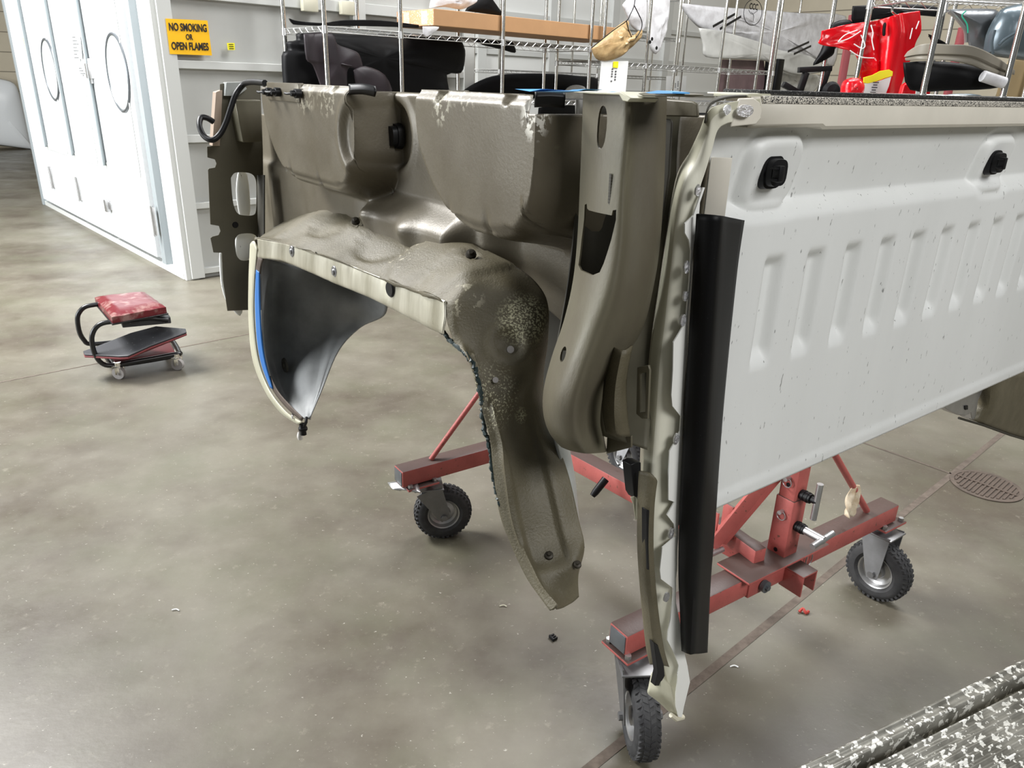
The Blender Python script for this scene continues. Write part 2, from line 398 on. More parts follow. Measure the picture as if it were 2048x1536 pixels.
# ------------------------------------------------------------------ paint booth
pb=thing('paint_booth','white spray booth with round-windowed doors and side wall panels greyed for shade','booth',tuple(gp(BK,BS)))
bm=bmesh.new(); hB=3.2
box(bm,gp(BK+2.3,BS+.06,hB/2),A,Bd,UZ,4.6,.08,hB); mk('door_side_wall',bm,M_booth,pb,False)
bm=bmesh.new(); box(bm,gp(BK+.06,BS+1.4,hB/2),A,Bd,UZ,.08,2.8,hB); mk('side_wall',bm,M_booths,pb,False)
bm=bmesh.new(); box(bm,gp(BK+.03,BS+.02,hB/2),A,Bd,UZ,.10,.10,hB,.004); mk('corner_post',bm,M_trimw,pb,False)
bm=bmesh.new(); box(bm,gp(BK+4.58,BS+.01,hB/2),A,Bd,UZ,.07,.12,hB,.004); mk('end_post',bm,M_boothg,pb,False)
bm=bmesh.new(); box(bm,gp(BK+2.28,BS-.005,.025),A,Bd,UZ,4.5,.06,.05,.003); mk('door_sill',bm,M_trimw,pb,False)
def ba(t,z,o=0): return gp(t,BS-o,z)       # point on the door side: t along A
# vertical reveal near the corner, its shade painted grey, and doors
bm=bmesh.new(); box(bm,ba(6.41,hB/2,-.0),A,Bd,UZ,.09,.07,hB-.1,.002); mk('door_reveal',bm,M_boothg,pb,False)
tt=[BL(326,535).dot(A), BL(225,329).dot(A), BL(160,305).dot(A), BL(106,287).dot(A), 10.45]
zb=.73
TS=[BL(227,328).dot(A),BL(162,304).dot(A),BL(107,286).dot(A)]
for i,(a,b2) in enumerate(((6.50,TS[0]+.14),(TS[0]+.16,TS[1]+.14),(TS[1]+.16,10.40))):
    bm=bmesh.new(); box(bm,ba((a+b2)/2,hB/2+.03,.035),A,Bd,UZ,b2-a,.045,hB-.12,.004); d=mk('door',bm,M_booth,pb,False)
    L0,L1=TS[i],a+.10
    bm=bmesh.new(); beam(bm,ba(L0,zb,.06),ba(L0,3.05,.06),.11,.010,.003); mk('panel_moulding',bm,M_boothg,d,False)  # wide strip greyed as the shaded return of the inset
    bm=bmesh.new(); beam(bm,ba(L1,zb,.06),ba(L1,3.05,.06),.02,.008,.002); mk('panel_moulding',bm,M_trimw,d,False)
    bm=bmesh.new(); beam(bm,ba(L0+.05,zb,.06),ba(L1,zb,.06),.008,.05,.002); mk('panel_moulding',bm,M_trimw,d,False)
    if i==0: cW=BL(236,145,BS-.06); 
    if i==1: cW=None
    if i==2: cW=BL(101,140,BS-.06)
    if cW is not None:
        zt,zbm=(BL(226,67,BS-.06).z,BL(246,222,BS-.06).z) if i==0 else (BL(91,78,BS-.06).z,BL(113,200,BS-.06).z)
        R=(zt-zbm)/2; cc=V(cW); cc.z=(zt+zbm)/2
        al=abs((BL(210,110,BS-.06)-BL(258,165,BS-.06)).dot(A))/2 if i==0 else abs((BL(84,115,BS-.06)-BL(118,165,BS-.06)).dot(A))/2
        bm=bmesh.new(); tube(bm,ell(cc,A*al,UZ*R,40),.014,8,True); mk('window_ring',bm,M_greyb,d)
        bm=bmesh.new(); poly(bm,ell(cc-Bd*.004,A*(al-.005),UZ*(R-.005),40)); mk('window_pane',bm,M_glass,d,False)
# latch, hinges, notices
p=BL(180,142,BS-.07); bm=bmesh.new(); box(bm,p,A,Bd,UZ,.10,.05,.12,.006); box(bm,p+UZ*0,A,Bd,UZ,.03,.03,.2,.004); mk('latch_box',bm,M_zinc,pb)
for (x,y) in ((104,355),(158,378),(309,442)):
    p=BL(x,y,BS-.065); bm=bmesh.new(); box(bm,p,A,Bd,UZ,.05,.02,.22,.003); cyl(bm,p-Bd*.012,UZ,.012,.24,10); mk('hinge',bm,M_zinc,pb)
p=BL(219,411,BS-.065); bm=bmesh.new(); box(bm,p,A,Bd,UZ,.12,.02,.07,.003); box(bm,p-Bd*.02,A,Bd,UZ,.05,.04,.11,.004); mk('door_bolt',bm,M_zinc,pb)
# side wall framing
def bk(s,z,o=0): return gp(BK-o,s,z)
bm=bmesh.new(); box(bm,bk(BS+.06,hB/2,.0),Bd,A,UZ,.10,.07,hB-.02,.003); mk('panel_post',bm,M_trimw,pb,False)
for z in (1.565,1.055,.565,.06):
    bm=bmesh.new(); box(bm,bk(BS+1.4,z,.0),Bd,A,UZ,2.7,.05,.055 if z>1 else .045,.003); mk('wall_rail',bm,M_trimw,pb,False)
for s in (3.62,4.78):
    bm=bmesh.new(); box(bm,bk(s,hB/2,.0),Bd,A,UZ,.12,.07,hB-.02,.003); mk('wall_post',bm,M_trimw,pb,False)
bm=bmesh.new(); box(bm,bk(BS+1.4,2.04,.0),Bd,A,UZ,2.7,.06,.08,.003); mk('wall_rail',bm,M_trimw,pb,False)
for x in (618,694):
    p=K(x,0,BK-.05); p.z=2.03; bm=bmesh.new(); box(bm,p,Bd,A,UZ,.13,.05,.10,.006); mk('junction_box',bm,M_beige,pb)
# white framed partition further back
bm=bmesh.new(); box(bm,gp(9.0,8.6,1.8),Bd,A,UZ,9.6,.1,3.6); struct(mk('wall_back',bm,mat('white_partition',(.74,.75,.73),.5),None,False))
for i,s in enumerate((4.6,6.0,7.4,8.8,10.2,11.6)):
    bm=bmesh.new(); box(bm,gp(8.92,s,1.8),Bd,A,UZ,.16,.06,3.55,.004); struct(mk('trim_%d'%(4+i),bm,M_trimw,None,False))
for i,z in enumerate((1.42,1.92,2.42)):
    bm=bmesh.new(); box(bm,gp(8.93,8.6,z),Bd,A,UZ,9.5,.05,.07,.003); struct(mk('trim_%d'%(10+i),bm,M_trimw,None,False))
# signs
def quad_sign(name,c4,n,th,m,label,cat):
    t=thing(name,label,cat,tuple(c4[3])); plate('plate',c4,n,th,m,t); return t
c4=[K(331,37,BK-.04),K(415,41,BK-.04),K(424,111,BK-.04),K(340,108,BK-.04)]
t=quad_sign('safety_sign',c4,-A,.002,M_yel,'large yellow NO SMOKING OR OPEN FLAMES sign on the booth side wall','sign')
rt=(c4[1]-c4[0]).normalized(); upv=(c4[0]-c4[3]).normalized(); wS=(c4[1]-c4[0]).length; hS=(c4[0]-c4[3]).length; cen=sum(c4,V())/4-A*.003
text('lettering','NO SMOKING',cen+upv*hS*.27,rt,upv,hS*.30,M_ink,t,sx=.62)
text('lettering','OR',cen,rt,upv,hS*.22,M_ink,t,sx=.66)
text('lettering','OPEN FLAMES',cen-upv*hS*.27,rt,upv,hS*.30,M_ink,t,sx=.62)
c4=[K(454,86,BK-.03),K(469,86,BK-.03),K(470,100,BK-.03),K(456,100,BK-.03)]
t=quad_sign('small_label','tiny yellow-green warning label right of the big yellow sign','sign',-A,.002,M_ylab) if False else thing('small_label','tiny yellow warning label to the right of the NO SMOKING sign','label',tuple(c4[3]))
plate('plate',c4,-A,.002,M_ylab,t)
rt=(c4[1]-c4[0]).normalized(); cen=sum(c4,V())/4-A*.003
for dz in (.014,0,-.014):
    bm=bmesh.new(); box(bm,cen+UZ*dz,rt,A,UZ,.035,.001,.005); mk('printed_line',bm,M_ink,t,False)
# yellow strip sticker and notices on the doors
c4=[BL(46,76,BS-.065),BL(51,76,BS-.065),BL(63,142,BS-.065),BL(60,143,BS-.065)]
bm=bmesh.new(); poly(bm,c4); tag(mk('strip_sticker',bm,[M_yel],None,False,[('SOLIDIFY',dict(thickness=.001))]),'narrow tall orange-yellow sticker on the booth door frame at far left','sticker')
for (x0,y0,x1,y1,nl,lab) in ((142,70,160,118,7,'tall white notice sheet with dark lines on the middle booth door'),(155,133,170,149,3,'small white notice card just left of the booth door latch')):
    c4=[BL(x0,y0,BS-.066),BL(x1,y0,BS-.066),BL(x1+5,y1,BS-.066),BL(x0+5,y1,BS-.066)]
    t=thing('notice_sheet',lab,'notice',tuple(c4[3])); plate('sheet',c4,-Bd,.001,M_paper,t)
    for i in range(nl):
        f=(i+.6)/nl; a=c4[0].lerp(c4[3],f).lerp(c4[1].lerp(c4[2],f),.12); b=c4[0].lerp(c4[3],f).lerp(c4[1].lerp(c4[2],f),.5+.35*((i*37)%5)/5)
        bm=bmesh.new(); beam(bm,a-Bd*.002,b-Bd*.002,.001,.006,0); mk('printed_line',bm,M_greyb,t,False)
# ================================================================== TRUCK BED
M_joint2=M_joint
tb=thing('truck_bed','cut-apart pickup truck bed of olive primer side panel and white ribbed wall','truck bed',(C0.x,C0.y,0))
D1=.10
u1L,u1R=Suz(S(523,200,D1))[0],Suz(S(700,250,D1))[0]
u2L,u2R=Suz(S(829,200,D1))[0],Suz(S(1073,260,D1))[0]
zP=Suz(S(650,384,D1))[1]
def rr(u,z,a,b,z0,r):   # signed distance (positive inside) to a pocket open at the top
    r=.19 if u>(a+b)/2 else .10
    qx=abs(u-(a+b)/2)-abs(b-a)/2+r; qz=z0-z+r
    return r-min(max(qx,qz),0)-math.hypot(max(qx,0),max(qz,0))
def dside(u,z):
    gg=ss(.44,.50,u)*ss(.90,.80,u); base=.050*ss(1.285,1.225,z)*ss(1.14,1.185,z)*gg-.045*ss(.44,.36,u)*ss(1.30,1.26,z)+.012*ss(.85,.95,u)*ss(1.285,1.26,z)-.06*ss(.165,.12,u)
    base+=.022*math.exp(-((u-.62)/.035)**2-((z-1.225)/.03)**2)+.018*math.exp(-((u-.80)/.03)**2-((z-1.235)/.03)**2)
    d=base
    for a,b in ((u1R,u1L),(u2R,u2L)):
        r=.13; s=rr(u,z,a,b,zP,r)
        wv=ss(zP+.16,zP+.03,z); d=max(d,base+(D1-base)*ss(-.006-.020*wv,.003+.012*wv,s)+.003*ss(0,.10,s))
        d-=.010*math.exp(-((s-.016)/.007)**2)*(1 if z<zP+.03 else 0)*.6
        # little creases at the lower edge
        for f in (.35,.68):
            uc=a+(b-a)*f; d-=.006*math.exp(-((u-uc)/.006)**2)*ss(zP+.06,zP+.01,z)*ss(-.03,0,s)
    # notched dents in the torn top edge
    for (px,py) in ((541,188),(596,186),(665,190),(877,214),(1012,218)):
        un,_=Suz(S(px,py,D1)); zz=Suz(S(px,py,D1))[1]; h=(z-zz)
        if h>0:
            wv=h*.55+.002; d-=.022*ss(wv,wv*.35,abs(u-un))*min(1,h/.02)
    # tie-down boss
    ut,zt=Suz(S(797,272,0)); q=math.hypot((u-ut)/.055,(z-zt)/.062)
    d+=-.010*ss(1.15,.85,q)+.004*ss(1.5,1.2,q)*ss(.85,1.1,q)
    return d
ztab=sorted([(0.0,1.487)]+[Suz(S(x,y,d)) for (x,y,d) in ((1160,228,.0),(1110,258,.0),(1078,270,.05))]+[Suz(S(1074,272,.09)),(Suz(S(1072,180,.1))[0],1.487),
  (Suz(S(829,180,.1))[0],1.487)],key=lambda t:t[0])
gR=Suz(S(1160,228,0)); g2=[(u2R-.018,Suz(S(1075,268,.08))[1]),(u2R-.012,1.44),(u2R-.006,1.487)]
ga=[Suz(S(785,183,0)),Suz(S(780,207,0)),Suz(S(735,222,.02))]
ztab=[(-.2,1.475),(gR[0],gR[1]),(u2R-.05,Suz(S(1100,262,.02))[1])]+g2+[(u2L+.02,1.487),(u2L+.024,ga[0][1]),ga[0],(ga[0][0]+.003,ga[1][1]),(u1R-.05,Suz(S(730,224,.02))[1]),(u1R-.014,Suz(S(703,232,.09))[1]),(u1R-.006,1.487),(u1L+.01,1.487),(u1L+.03,1.40),(2.0,1.40)]
archz=[(.0,.98),(.165,.98),(.18,1.02),(.25,1.12),(.35,1.15),(1.2,1.15),(1.3,1.08),(1.36,.95),(1.40,.62),(2,.62)]
us=[-.02+i*(1.62/300) for i in range(301)]
for extra in (u1L,u1R,u2L,u2R,u2L+.022): us+= [extra+k*.0018 for k in range(-12,9)]
us=sorted(us); rows=[]
for u in us:
    zt=lerp(ztab,u); z0=lerp(archz,u)
    rows.append([atS(u,z0+(zt-z0)*j/130,dside(u,z0+(zt-z0)*j/130)+.012*ss(1.470,1.487,z0+(zt-z0)*j/130)*-1) for j in range(131)])
bm=bmesh.new(); grid(bm,rows); side=mk('side_panel',bm,M_primer,tb,True,[('SOLIDIFY',dict(thickness=.0025,offset=-1))],60)
# torn flange tabs
for pts,lab in (([(697,168,.10),(726,167,.085),(751,172,.07)],0),([(1070,181,.10),(1100,180,.08),(1130,182,.06)],1)):
    bm=bmesh.new(); r=[[],[],[]]
    for (x,y,d) in pts:
        r[0].append(S(x,y,d)); r[1].append(S(x+1,y+12,d+.004)); r[2].append(S(x-1,y+(22 if lab==0 else 34),d-.002))
    loft(bm,r,3,4); mk('flange_tab',bm,M_black,side,True,[('SOLIDIFY',dict(thickness=.003))])
for pts in ([(1030,178),(1085,178),(1140,181),(1165,182),(1120,186),(1060,183)],):
    bm=bmesh.new(); poly(bm,[S(x,y,.10+.03*(i%2)) for i,(x,y) in enumerate(pts)]); mk('masking_film',bm,M_bluefilm,side,False,[('SOLIDIFY',dict(thickness=.002))])
# push clips on the first pocket
for (x,y) in ((535,184),(552,184),(592,187)):
    p=S(x,y,.115); bm=bmesh.new(); lathe(bm,p,nL,[(.0,.012),(.006,.012),(.007,.004),(.010,.003),(.010,-.01),(0,-.01)],14); tube(bm,[p+nL*.008,p+nL*.016+uL*.012-UZ*.001,p+nL*.016+uL*.024],.0028,6); mk('push_clip',bm,M_black,side)
# bracket plate with clips
bm=bmesh.new(); c=S(566,184,.104); box(bm,c,uL,nL,UZ,.20,.004,.040,.002); mk('clip_plate',bm,M_primer,side)
def tie_plug(p,n,r,s):
    bm=bmesh.new(); tt2=n.cross(UZ).normalized()
    for (k,h,h2) in ((1,0,.012),(.8,.012,.022)):
        a=ell(p+n*h,tt2*r*k,UZ*r*1.0*k,24,3.2); b=ell(p+n*h2,tt2*r*k*.93,UZ*r*k*.93,24,3.2)
        va=[bm.verts.new(q) for q in a]; vb=[bm.verts.new(q) for q in b]
        for i in range(24): bm.faces.new((va[i],va[(i+1)%24],vb[(i+1)%24],vb[i]))
        bm.faces.new(vb); bm.faces.new(va)
    box(bm,p+n*.025+tt2*r*s*.45,tt2,n,UZ,r*.5,.02,r*.9,.002)
    for q in (-.3,.3): box(bm,p+n*.028+tt2*r*s*.75+UZ*r*q,tt2,n,UZ,r*.5,.01,.002)
    return mk('tie_down_plug',bm,M_black,tb)
tie_plug(S(797,272,-.005),nL,.026,1)
# ------------------------------------------------------------------ wheelhouse
def Sd(l): return [S(x,y,d) for (x,y,d) in l]
rowsW=[ # wall side -> outer edge, running from the far end over the top and down the near leg
 [(512,498,.02),(510,495,.08),(508,490,.12),(508,480,.145),(507,482,.15)],
 [(545,458,.0),(532,465,.06),(522,474,.11),(517,475,.145),(515,478,.15)],
 [(585,434,.0),(575,448,.06),(565,468,.11),(560,483,.145),(559,486,.15)],
 [(640,422,.0),(632,440,.06),(625,470,.11),(615,497,.145),(614,500,.15)],
 [(700,424,.0),(697,450,.06),(690,492,.11),(680,519,.145),(679,522,.15)],
 [(765,438,.0),(765,468,.06),(762,512,.11),(750,547,.145),(749,550,.15)],
 [(830,460,.0),(832,490,.06),(830,535,.11),(822,574,.145),(821,577,.15)],
 [(905,474,.0),(902,505,.06),(895,550,.11),(884,596,.145),(883,599,.15)],
 [(975,505,.0),(960,528,.06),(935,560,.11),(908,612,.143),(896,650,.150)],
 [(1035,535,.0),(1010,560,.055),(965,600,.10),(925,650,.135),(912,690,.150)],
 [(1075,568,.0),(1045,610,.045),(990,650,.09),(945,700,.130),(935,708,.150)],
 [(1096,610,.0),(1070,665,.04),(1015,705,.085),(965,745,.130),(950,745,.150)],
 [(1096,680,.0),(1072,720,.04),(1025,760,.085),(975,785,.130),(958,775,.150)],
 [(1087,760,.01),(1070,790,.045),(1035,815,.09),(990,830,.135),(965,815,.150)],
 [(1096,850,.015),(1080,865,.05),(1045,880,.09),(1003,885,.135),(980,880,.150)],
 [(1120,900,.02),(1100,925,.055),(1060,945,.095),(1018,950,.140),(988,955,.150)],
 [(1140,960,.03),(1118,1000,.065),(1080,1020,.10),(1030,1025,.140),(1000,1030,.150)],
 [(1158,1040,.04),(1135,1070,.07),(1095,1090,.105),(1048,1095,.140),(1022,1090,.150)],
 [(1169,1095,.05),(1150,1125,.08),(1112,1145,.11),(1072,1150,.142),(1050,1150,.150)],
 [(1157,1150,.06),(1140,1170,.085),(1115,1185,.115),(1090,1192,.145),(1075,1188,.150)],
 [(1158,1194,.07),(1145,1205,.09),(1128,1214,.12),(1110,1219,.145),(1100,1221,.150)]]
def wrel(i,j,p):
    r=0
    # pressed steps across the top
    for (x,y,rx,ry,h) in ((668,452,34,13,-.007),(785,490,46,17,-.009),(872,508,34,22,.006),(610,458,24,18,.005),(945,545,26,24,.005)):
        q=S(x,y,.06); dv=p-q; rr_=math.hypot(dv.dot(uL)/(rx*.0022),(dv.dot(nL)+dv.z*.3)/(ry*.0035)); r+=h*ss(1.10,.95,rr_)
    for (x,y,d,r0,h) in ((1018,690,.07,.034,-.007),(985,760,.11,.012,-.004),(1098,1110,.10,.014,-.005),(711,441,.05,.020,-.006),(942,507,.05,.018,-.006)):
        dd=(p-S(x,y,d)).length; r+=h*ss(r0,r0*.6,dd)-h*.5*math.exp(-((dd-r0*1.1)/(r0*.2))**2)
    # vertical crease down the leg and the recessed field
    if i>.5:
        t=(i-.5)/.5
        r+=.009*math.exp(-((j-(.80-.05*t))/.025)**2)
        r-=.009*ss(.30,.34,j)*ss(.72,.68,j)*ss(.62,.65,i)*ss(.90,.87,i)
    r+=.0025*noise.noise(p*9)+.0010*noise.noise(p*26)
    return r*(1 if .02<j<.98 else .3)
bm=bmesh.new(); loft(bm,[Sd(r) for r in rowsW],7,8,wrel); wh=mk('wheelhouse',bm,M_arch,tb,True,[('SOLIDIFY',dict(thickness=.0025,offset=-1))],60)
# inner lower leg flange right of the leg (grey, behind)
bm=bmesh.new(); loft(bm,[Sd([(1090,800,.03),(1110,810,.0),(1125,815,-.03)]),Sd([(1115,900,.03),(1138,905,.0),(1141,905,-.03)]),Sd([(1130,960,.035),(1148,965,.01),(1152,965,-.02)]),Sd([(1150,1050,.045),(1156,1050,.02),(1160,1050,.0)]),Sd([(1160,1090,.055),(1168,1092,.03),(1170,1095,.01)])],4,4)
mk('inner_leg_flange',bm,M_greycap,wh,True,[('SOLIDIFY',dict(thickness=.003))])
# silver lip along the arch
lip=[[(515,478,.150),(515,497,.153),(515,514,.155),(517,517,.148)],[(559,486,.150),(560,500,.153),(560,519,.155),(562,522,.148)],[(614,500,.150),(613,515,.153),(610,538,.155),(612,541,.148)],
 [(679,522,.150),(678,538,.153),(672,565,.155),(674,568,.148)],[(749,550,.150),(746,566,.153),(738,592,.155),(740,595,.148)],[(821,577,.150),(818,597,.153),(808,627,.155),(810,630,.148)],
 [(883,599,.150),(882,628,.153),(879,663,.155),(883,666,.148)],[(891,602,.148),(893,632,.150),(888,660,.152),(890,662,.145)]]
bm=bmesh.new(); loft(bm,[Sd(r) for r in lip],8,5,lambda i,j,p: (.004*math.exp(-((p-S(782,578,.15)).length/.022)**2)*-1.2)+.0008*noise.noise(p*30)); lp=mk('arch_lip',bm,M_silver,wh,True,[('SOLIDIFY',dict(thickness=.003,offset=-1))],60)
for (x,y) in ((584,503),(669,544)):
    bm=bmesh.new(); lathe(bm,S(x,y,.153),nL,[(0,.005),(.005,.005),(.007,.002),(.012,.002),(.0135,0),(.0135,-.004)],22); mk('rivet',bm,M_fork,lp)
bm=bmesh.new(); lathe(bm,S(781,578,.1515),nL,[(0,.0030),(.0105,.0030),(.013,.0034),(.0155,.0008)],24); mk('lip_hole',bm,[M_black],lp)
# crude teeth of cut metal and blue sealer below the lip edge
bm=bmesh.new(); rng=random.Random(3)
tp=resample([S(x,y,.148) for (x,y) in ((800,612),(845,638),(880,660),(905,685),(935,712),(952,745),(962,790),(968,850),(980,900),(988,960),(1000,1010))],14)
tube(bm,[p+V((rng.uniform(-1,1),rng.uniform(-1,1),rng.uniform(-1,1)))*.0018 for p in tp],[.0026+.0022*rng.random() for _ in tp],6); mk('sealer_bead',bm,mat('dark_teal_sealer',(.02,.035,.035),.5),wh)
# bolts / holes on the wheelhouse
for (x,y,d,r) in ((711,441,.058,.009),(942,507,.062,.009),(1098,1110,.106,.007),(1155,1128,.08,.006)):
    bm=bmesh.new(); q=S(x,y,d); n2=(O3-q).normalized()*.6+UZ*.5; lathe(bm,q,n2,[(0,.005),(r*.4,.005),(r*.5,.002),(r,.001),(r*1.1,-.004)],12); mk('weld_bolt',bm,M_bolt,wh)
for (x,y,d,r) in ((1021,699,.073,.0060),(991,760,.112,.0048),(587,828,.14,.0045)):
    bm=bmesh.new(); q=S(x,y,d); n2=(O3-q).normalized(); lathe(bm,q+n2*.006,n2,[(0,.0004),(r,.0004),(r*1.05,-.001)],14); mk('light_hole',bm,M_castw,wh)
# far leg: outer cream edge, dark rebate, blue paint, grey inner skin
far=[[(500,488,.150),(497,560,.156),(497,640,.158),(505,720,.157),(528,780,.154),(560,825,.150),(597,850,.148)],
     [(507,482,.156),(503,560,.161),(503,640,.163),(512,720,.162),(534,780,.158),(565,824,.153),(600,847,.150)],
     [(514,498,.156),(509,560,.158),(508,640,.160),(517,720,.159),(539,780,.155),(570,822,.151),(603,844,.148)]]
bm=bmesh.new(); loft(bm,[Sd(r) for r in far],4,6); mk('outer_arch_edge',bm,M_flange,wh,True,[('SOLIDIFY',dict(thickness=.003))])
bm=bmesh.new(); loft(bm,[Sd([(512,540,.158),(511,565,.160),(510,610,.161),(514,680,.161),(523,730,.159),(540,776,.156)]),Sd([(518,545,.157),(518,565,.158),(519,610,.159),(523,680,.159),(531,730,.157),(545,778,.154)])],4,6)
mk('blue_sealer_strip',bm,M_blue,wh,True,[('SOLIDIFY',dict(thickness=.003))])
bm=bmesh.new(); loft(bm,[Sd([(515,515,.155),(512,535,.156),(511,548,.157)]),Sd([(527,516,.152),(521,535,.154),(520,548,.155)])],3,3); loft(bm,[Sd([(532,752,.154),(548,785,.152),(575,818,.149),(603,842,.147)]),Sd([(541,752,.150),(556,783,.149),(583,814,.147),(606,836,.146)])],3,4); mk('dark_rebate',bm,M_rust,wh,True,[('SOLIDIFY',dict(thickness=.002))])  # dark brown strips along the rebate
inner=[[(522,517,.150),(522,600,.152),(527,700,.152),(545,770,.148),(575,815,.143),(600,840,.140)],
       [(545,520,.09),(543,600,.09),(545,700,.10),(562,770,.11),(585,812,.12),(605,838,.135)],
       [(600,535,.03),(600,600,.04),(600,690,.05),(603,750,.08),(606,800,.10),(611,838,.13)],
       [(665,562,-.04),(668,600,-.03),(662,660,-.02),(648,725,.03),(632,790,.08),(618,836,.125)],
       [(720,585,-.09),(725,612,-.09),(700,650,-.07),(668,705,.0),(640,785,.07),(620,836,.123)],
       [(776,604,-.12),(768,632,-.12),(722,655,-.09),(678,702,-.01),(643,785,.068),(622,834,.121)]]
def irel(i,j,p):
    r=-.008*math.exp(-((i-.55)/.05)**2)*ss(.1,.3,j)
    for (x,y,d,r0) in ((570,730,.10,.020),(640,668,.0,.008)): r-=.007*ss(r0,r0*.6,(p-S(x,y,d)).length)
    return r
bm=bmesh.new(); loft(bm,[Sd(r) for r in inner],6,6,irel); mk('inner_wheelhouse_skin',bm,M_grey,wh,True,[('SOLIDIFY',dict(thickness=.003,offset=-1))])
bm=bmesh.new(); lathe(bm,S(568,731,.105),nL,[(0,.004),(.007,.004),(.008,.001),(.020,.0),(.022,-.004)],20); mk('inner_washer',bm,M_dark,wh)
for (x,y) in ((585,834),):
    bm=bmesh.new(); lathe(bm,S(x,y,.153),nL,[(0,.002),(.005,.002),(.006,0)],12); mk('light_hole',bm,M_castw,wh)
# dark underside of the far half (inner barrel)
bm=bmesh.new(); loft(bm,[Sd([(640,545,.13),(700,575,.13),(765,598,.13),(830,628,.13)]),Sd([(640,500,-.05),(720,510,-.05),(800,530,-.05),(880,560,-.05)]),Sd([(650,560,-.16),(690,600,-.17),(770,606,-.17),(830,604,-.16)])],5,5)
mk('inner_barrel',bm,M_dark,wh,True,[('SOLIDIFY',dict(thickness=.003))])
# hanging socket and bulb at the foot of the far leg
bs=thing('hanging_bulb','small clear bulb in black socket hanging below the far arch leg','bulb',tuple(S(606,850,.14)))
ct=S(606,826,.14)
bm=bmesh.new(); tube(bm,[S(613,835,.13),S(612,845,.138),S(608,853,.14)],.004,8); lathe(bm,S(606,858,.14),UZ,[(0,.016),(.009,.015),(.010,.006),(.012,.004),(.012,-.002),(.008,-.006),(.0085,-.016),(0,-.017)],18); mk('socket',bm,M_black,bs)
bm=bmesh.new(); lathe(bm,S(600,874,.14),UZ,[(.004,.016),(.007,.008),(.008,.0),(.006,-.007),(.0,-.010)],16); mk('glass_bulb',bm,M_bulb,bs)
# ------------------------------------------------------------------ rear pillar
pil=[[(1166,186,.055),(1200,186,.062),(1235,186,.062),(1258,188,.058),(1268,189,.04),(1290,190,.02),(1318,190,.0),(1334,190,-.02)],
 [(1164,260,.055),(1198,260,.062),(1233,260,.062),(1256,262,.058),(1266,262,.04),(1290,262,.02),(1314,262,.0),(1332,262,-.02)],
 [(1160,360,.057),(1192,362,.065),(1228,364,.065),(1248,366,.060),(1260,366,.042),(1288,370,.02),(1312,372,.0),(1328,372,-.02)],
 [(1155,470,.062),(1185,475,.070),(1220,480,.070),(1242,484,.064),(1256,486,.046),(1285,490,.022),(1308,490,.0),(1320,490,-.02)],
 [(1146,560,.072),(1178,568,.082),(1208,575,.082),(1228,580,.074),(1244,580,.054),(1275,580,.028),(1298,575,.0),(1308,570,-.02)],
 [(1128,640,.085),(1158,652,.098),(1180,660,.098),(1198,668,.090),(1216,672,.066),(1245,672,.036),(1272,660,.008),(1288,650,-.02)],
 [(1103,715,.10),(1130,728,.115),(1152,738,.115),(1170,745,.107),(1188,748,.08),(1215,742,.046),(1238,725,.018),(1252,715,-.01)],
 [(1087,780,.11),(1106,792,.125),(1130,800,.125),(1152,806,.116),(1168,806,.088),(1186,798,.056),(1204,782,.026),(1215,770,.0)],
 [(1087,830,.11),(1102,840,.12),(1126,848,.12),(1150,852,.110),(1166,852,.085),(1182,846,.056),(1196,840,.028),(1204,835,.0)],
 [(1100,868,.10),(1116,876,.108),(1136,882,.108),(1158,884,.098),(1174,884,.078),(1190,880,.052),(1202,876,.028),(1208,872,.0)],
 [(1122,894,.08),(1136,900,.085),(1152,904,.085),(1170,907,.078),(1184,907,.064),(1198,906,.044),(1208,905,.022),(1214,903,.0)]]
hole_c=S(1194,478,.068)
def in_hole(i,j): return False
bm=bmesh.new(); loft(bm,[Sd(r) for r in pil],5,5); pillar=mk('corner_pillar',bm,M_pillar,tb,True,[('SOLIDIFY',dict(thickness=.003,offset=-1))],60)
# cut the window and hole out with boolean cutters that are removed afterwards
def cut(target,pts,n,depth):
    bm=bmesh.new(); vs=[bm.verts.new(V(p)+n*depth-ROOT[target.name]) for p in pts]; f=bm.faces.new(vs)
    r=bmesh.ops.extrude_face_region(bm,geom=[f])
    for v in r['geom']:
        if isinstance(v,bmesh.types.BMVert): v.co-=n*depth*2
    bmesh.ops.recalc_face_normals(bm,faces=bm.faces)
    me=bpy.data.meshes.new('cutter'); bm.to_mesh(me); bm.free(); c=bpy.data.objects.new('cutter',me); sc.collection.objects.link(c)
    c.location=ROOT[target.name]
    md=target.modifiers.new('cut','BOOLEAN'); md.object=c; md.operation='DIFFERENCE'; md.solver='EXACT'
    dg=bpy.context.evaluated_depsgraph_get(); dg.update(); nm=bpy.data.meshes.new_from_object(target.evaluated_get(dg))
    target.modifiers.clear(); target.data=nm; bpy.data.objects.remove(c)
    for p in nm.polygons: p.use_smooth=True
    nm.set_sharp_from_angle(angle=math.radians(35))
cut(pillar,[S(x,y,.07) for (x,y) in ((1161,410),(1166,408),(1168,418),(1172,421),(1220,431),(1222,421),(1228,420),(1228,440),(1222,480),(1214,525),(1209,543),(1195,549),(1165,540),(1157,530),(1158,480),(1161,440))],nL,.025)
cut(pillar,ell(S(1204,255,.062),uL*.0095,UZ*.027,20,2.4),nL,.025)
cut(pillar,ell(S(1129,708,.105),uL*.008,UZ*.011,16),nL,.03)
cut(side,ell(S(622,424,.0),uL*.01,UZ*.006,12),nL,.02) if False else None
# stamped dots
for i in range(12):
    bm=bmesh.new(); box(bm,S(1221-i*.35,350+i*6.1,.0665),uL,nL,UZ,.0035,.001,.0035); mk('stamped_character',bm,M_dark,pillar,False)
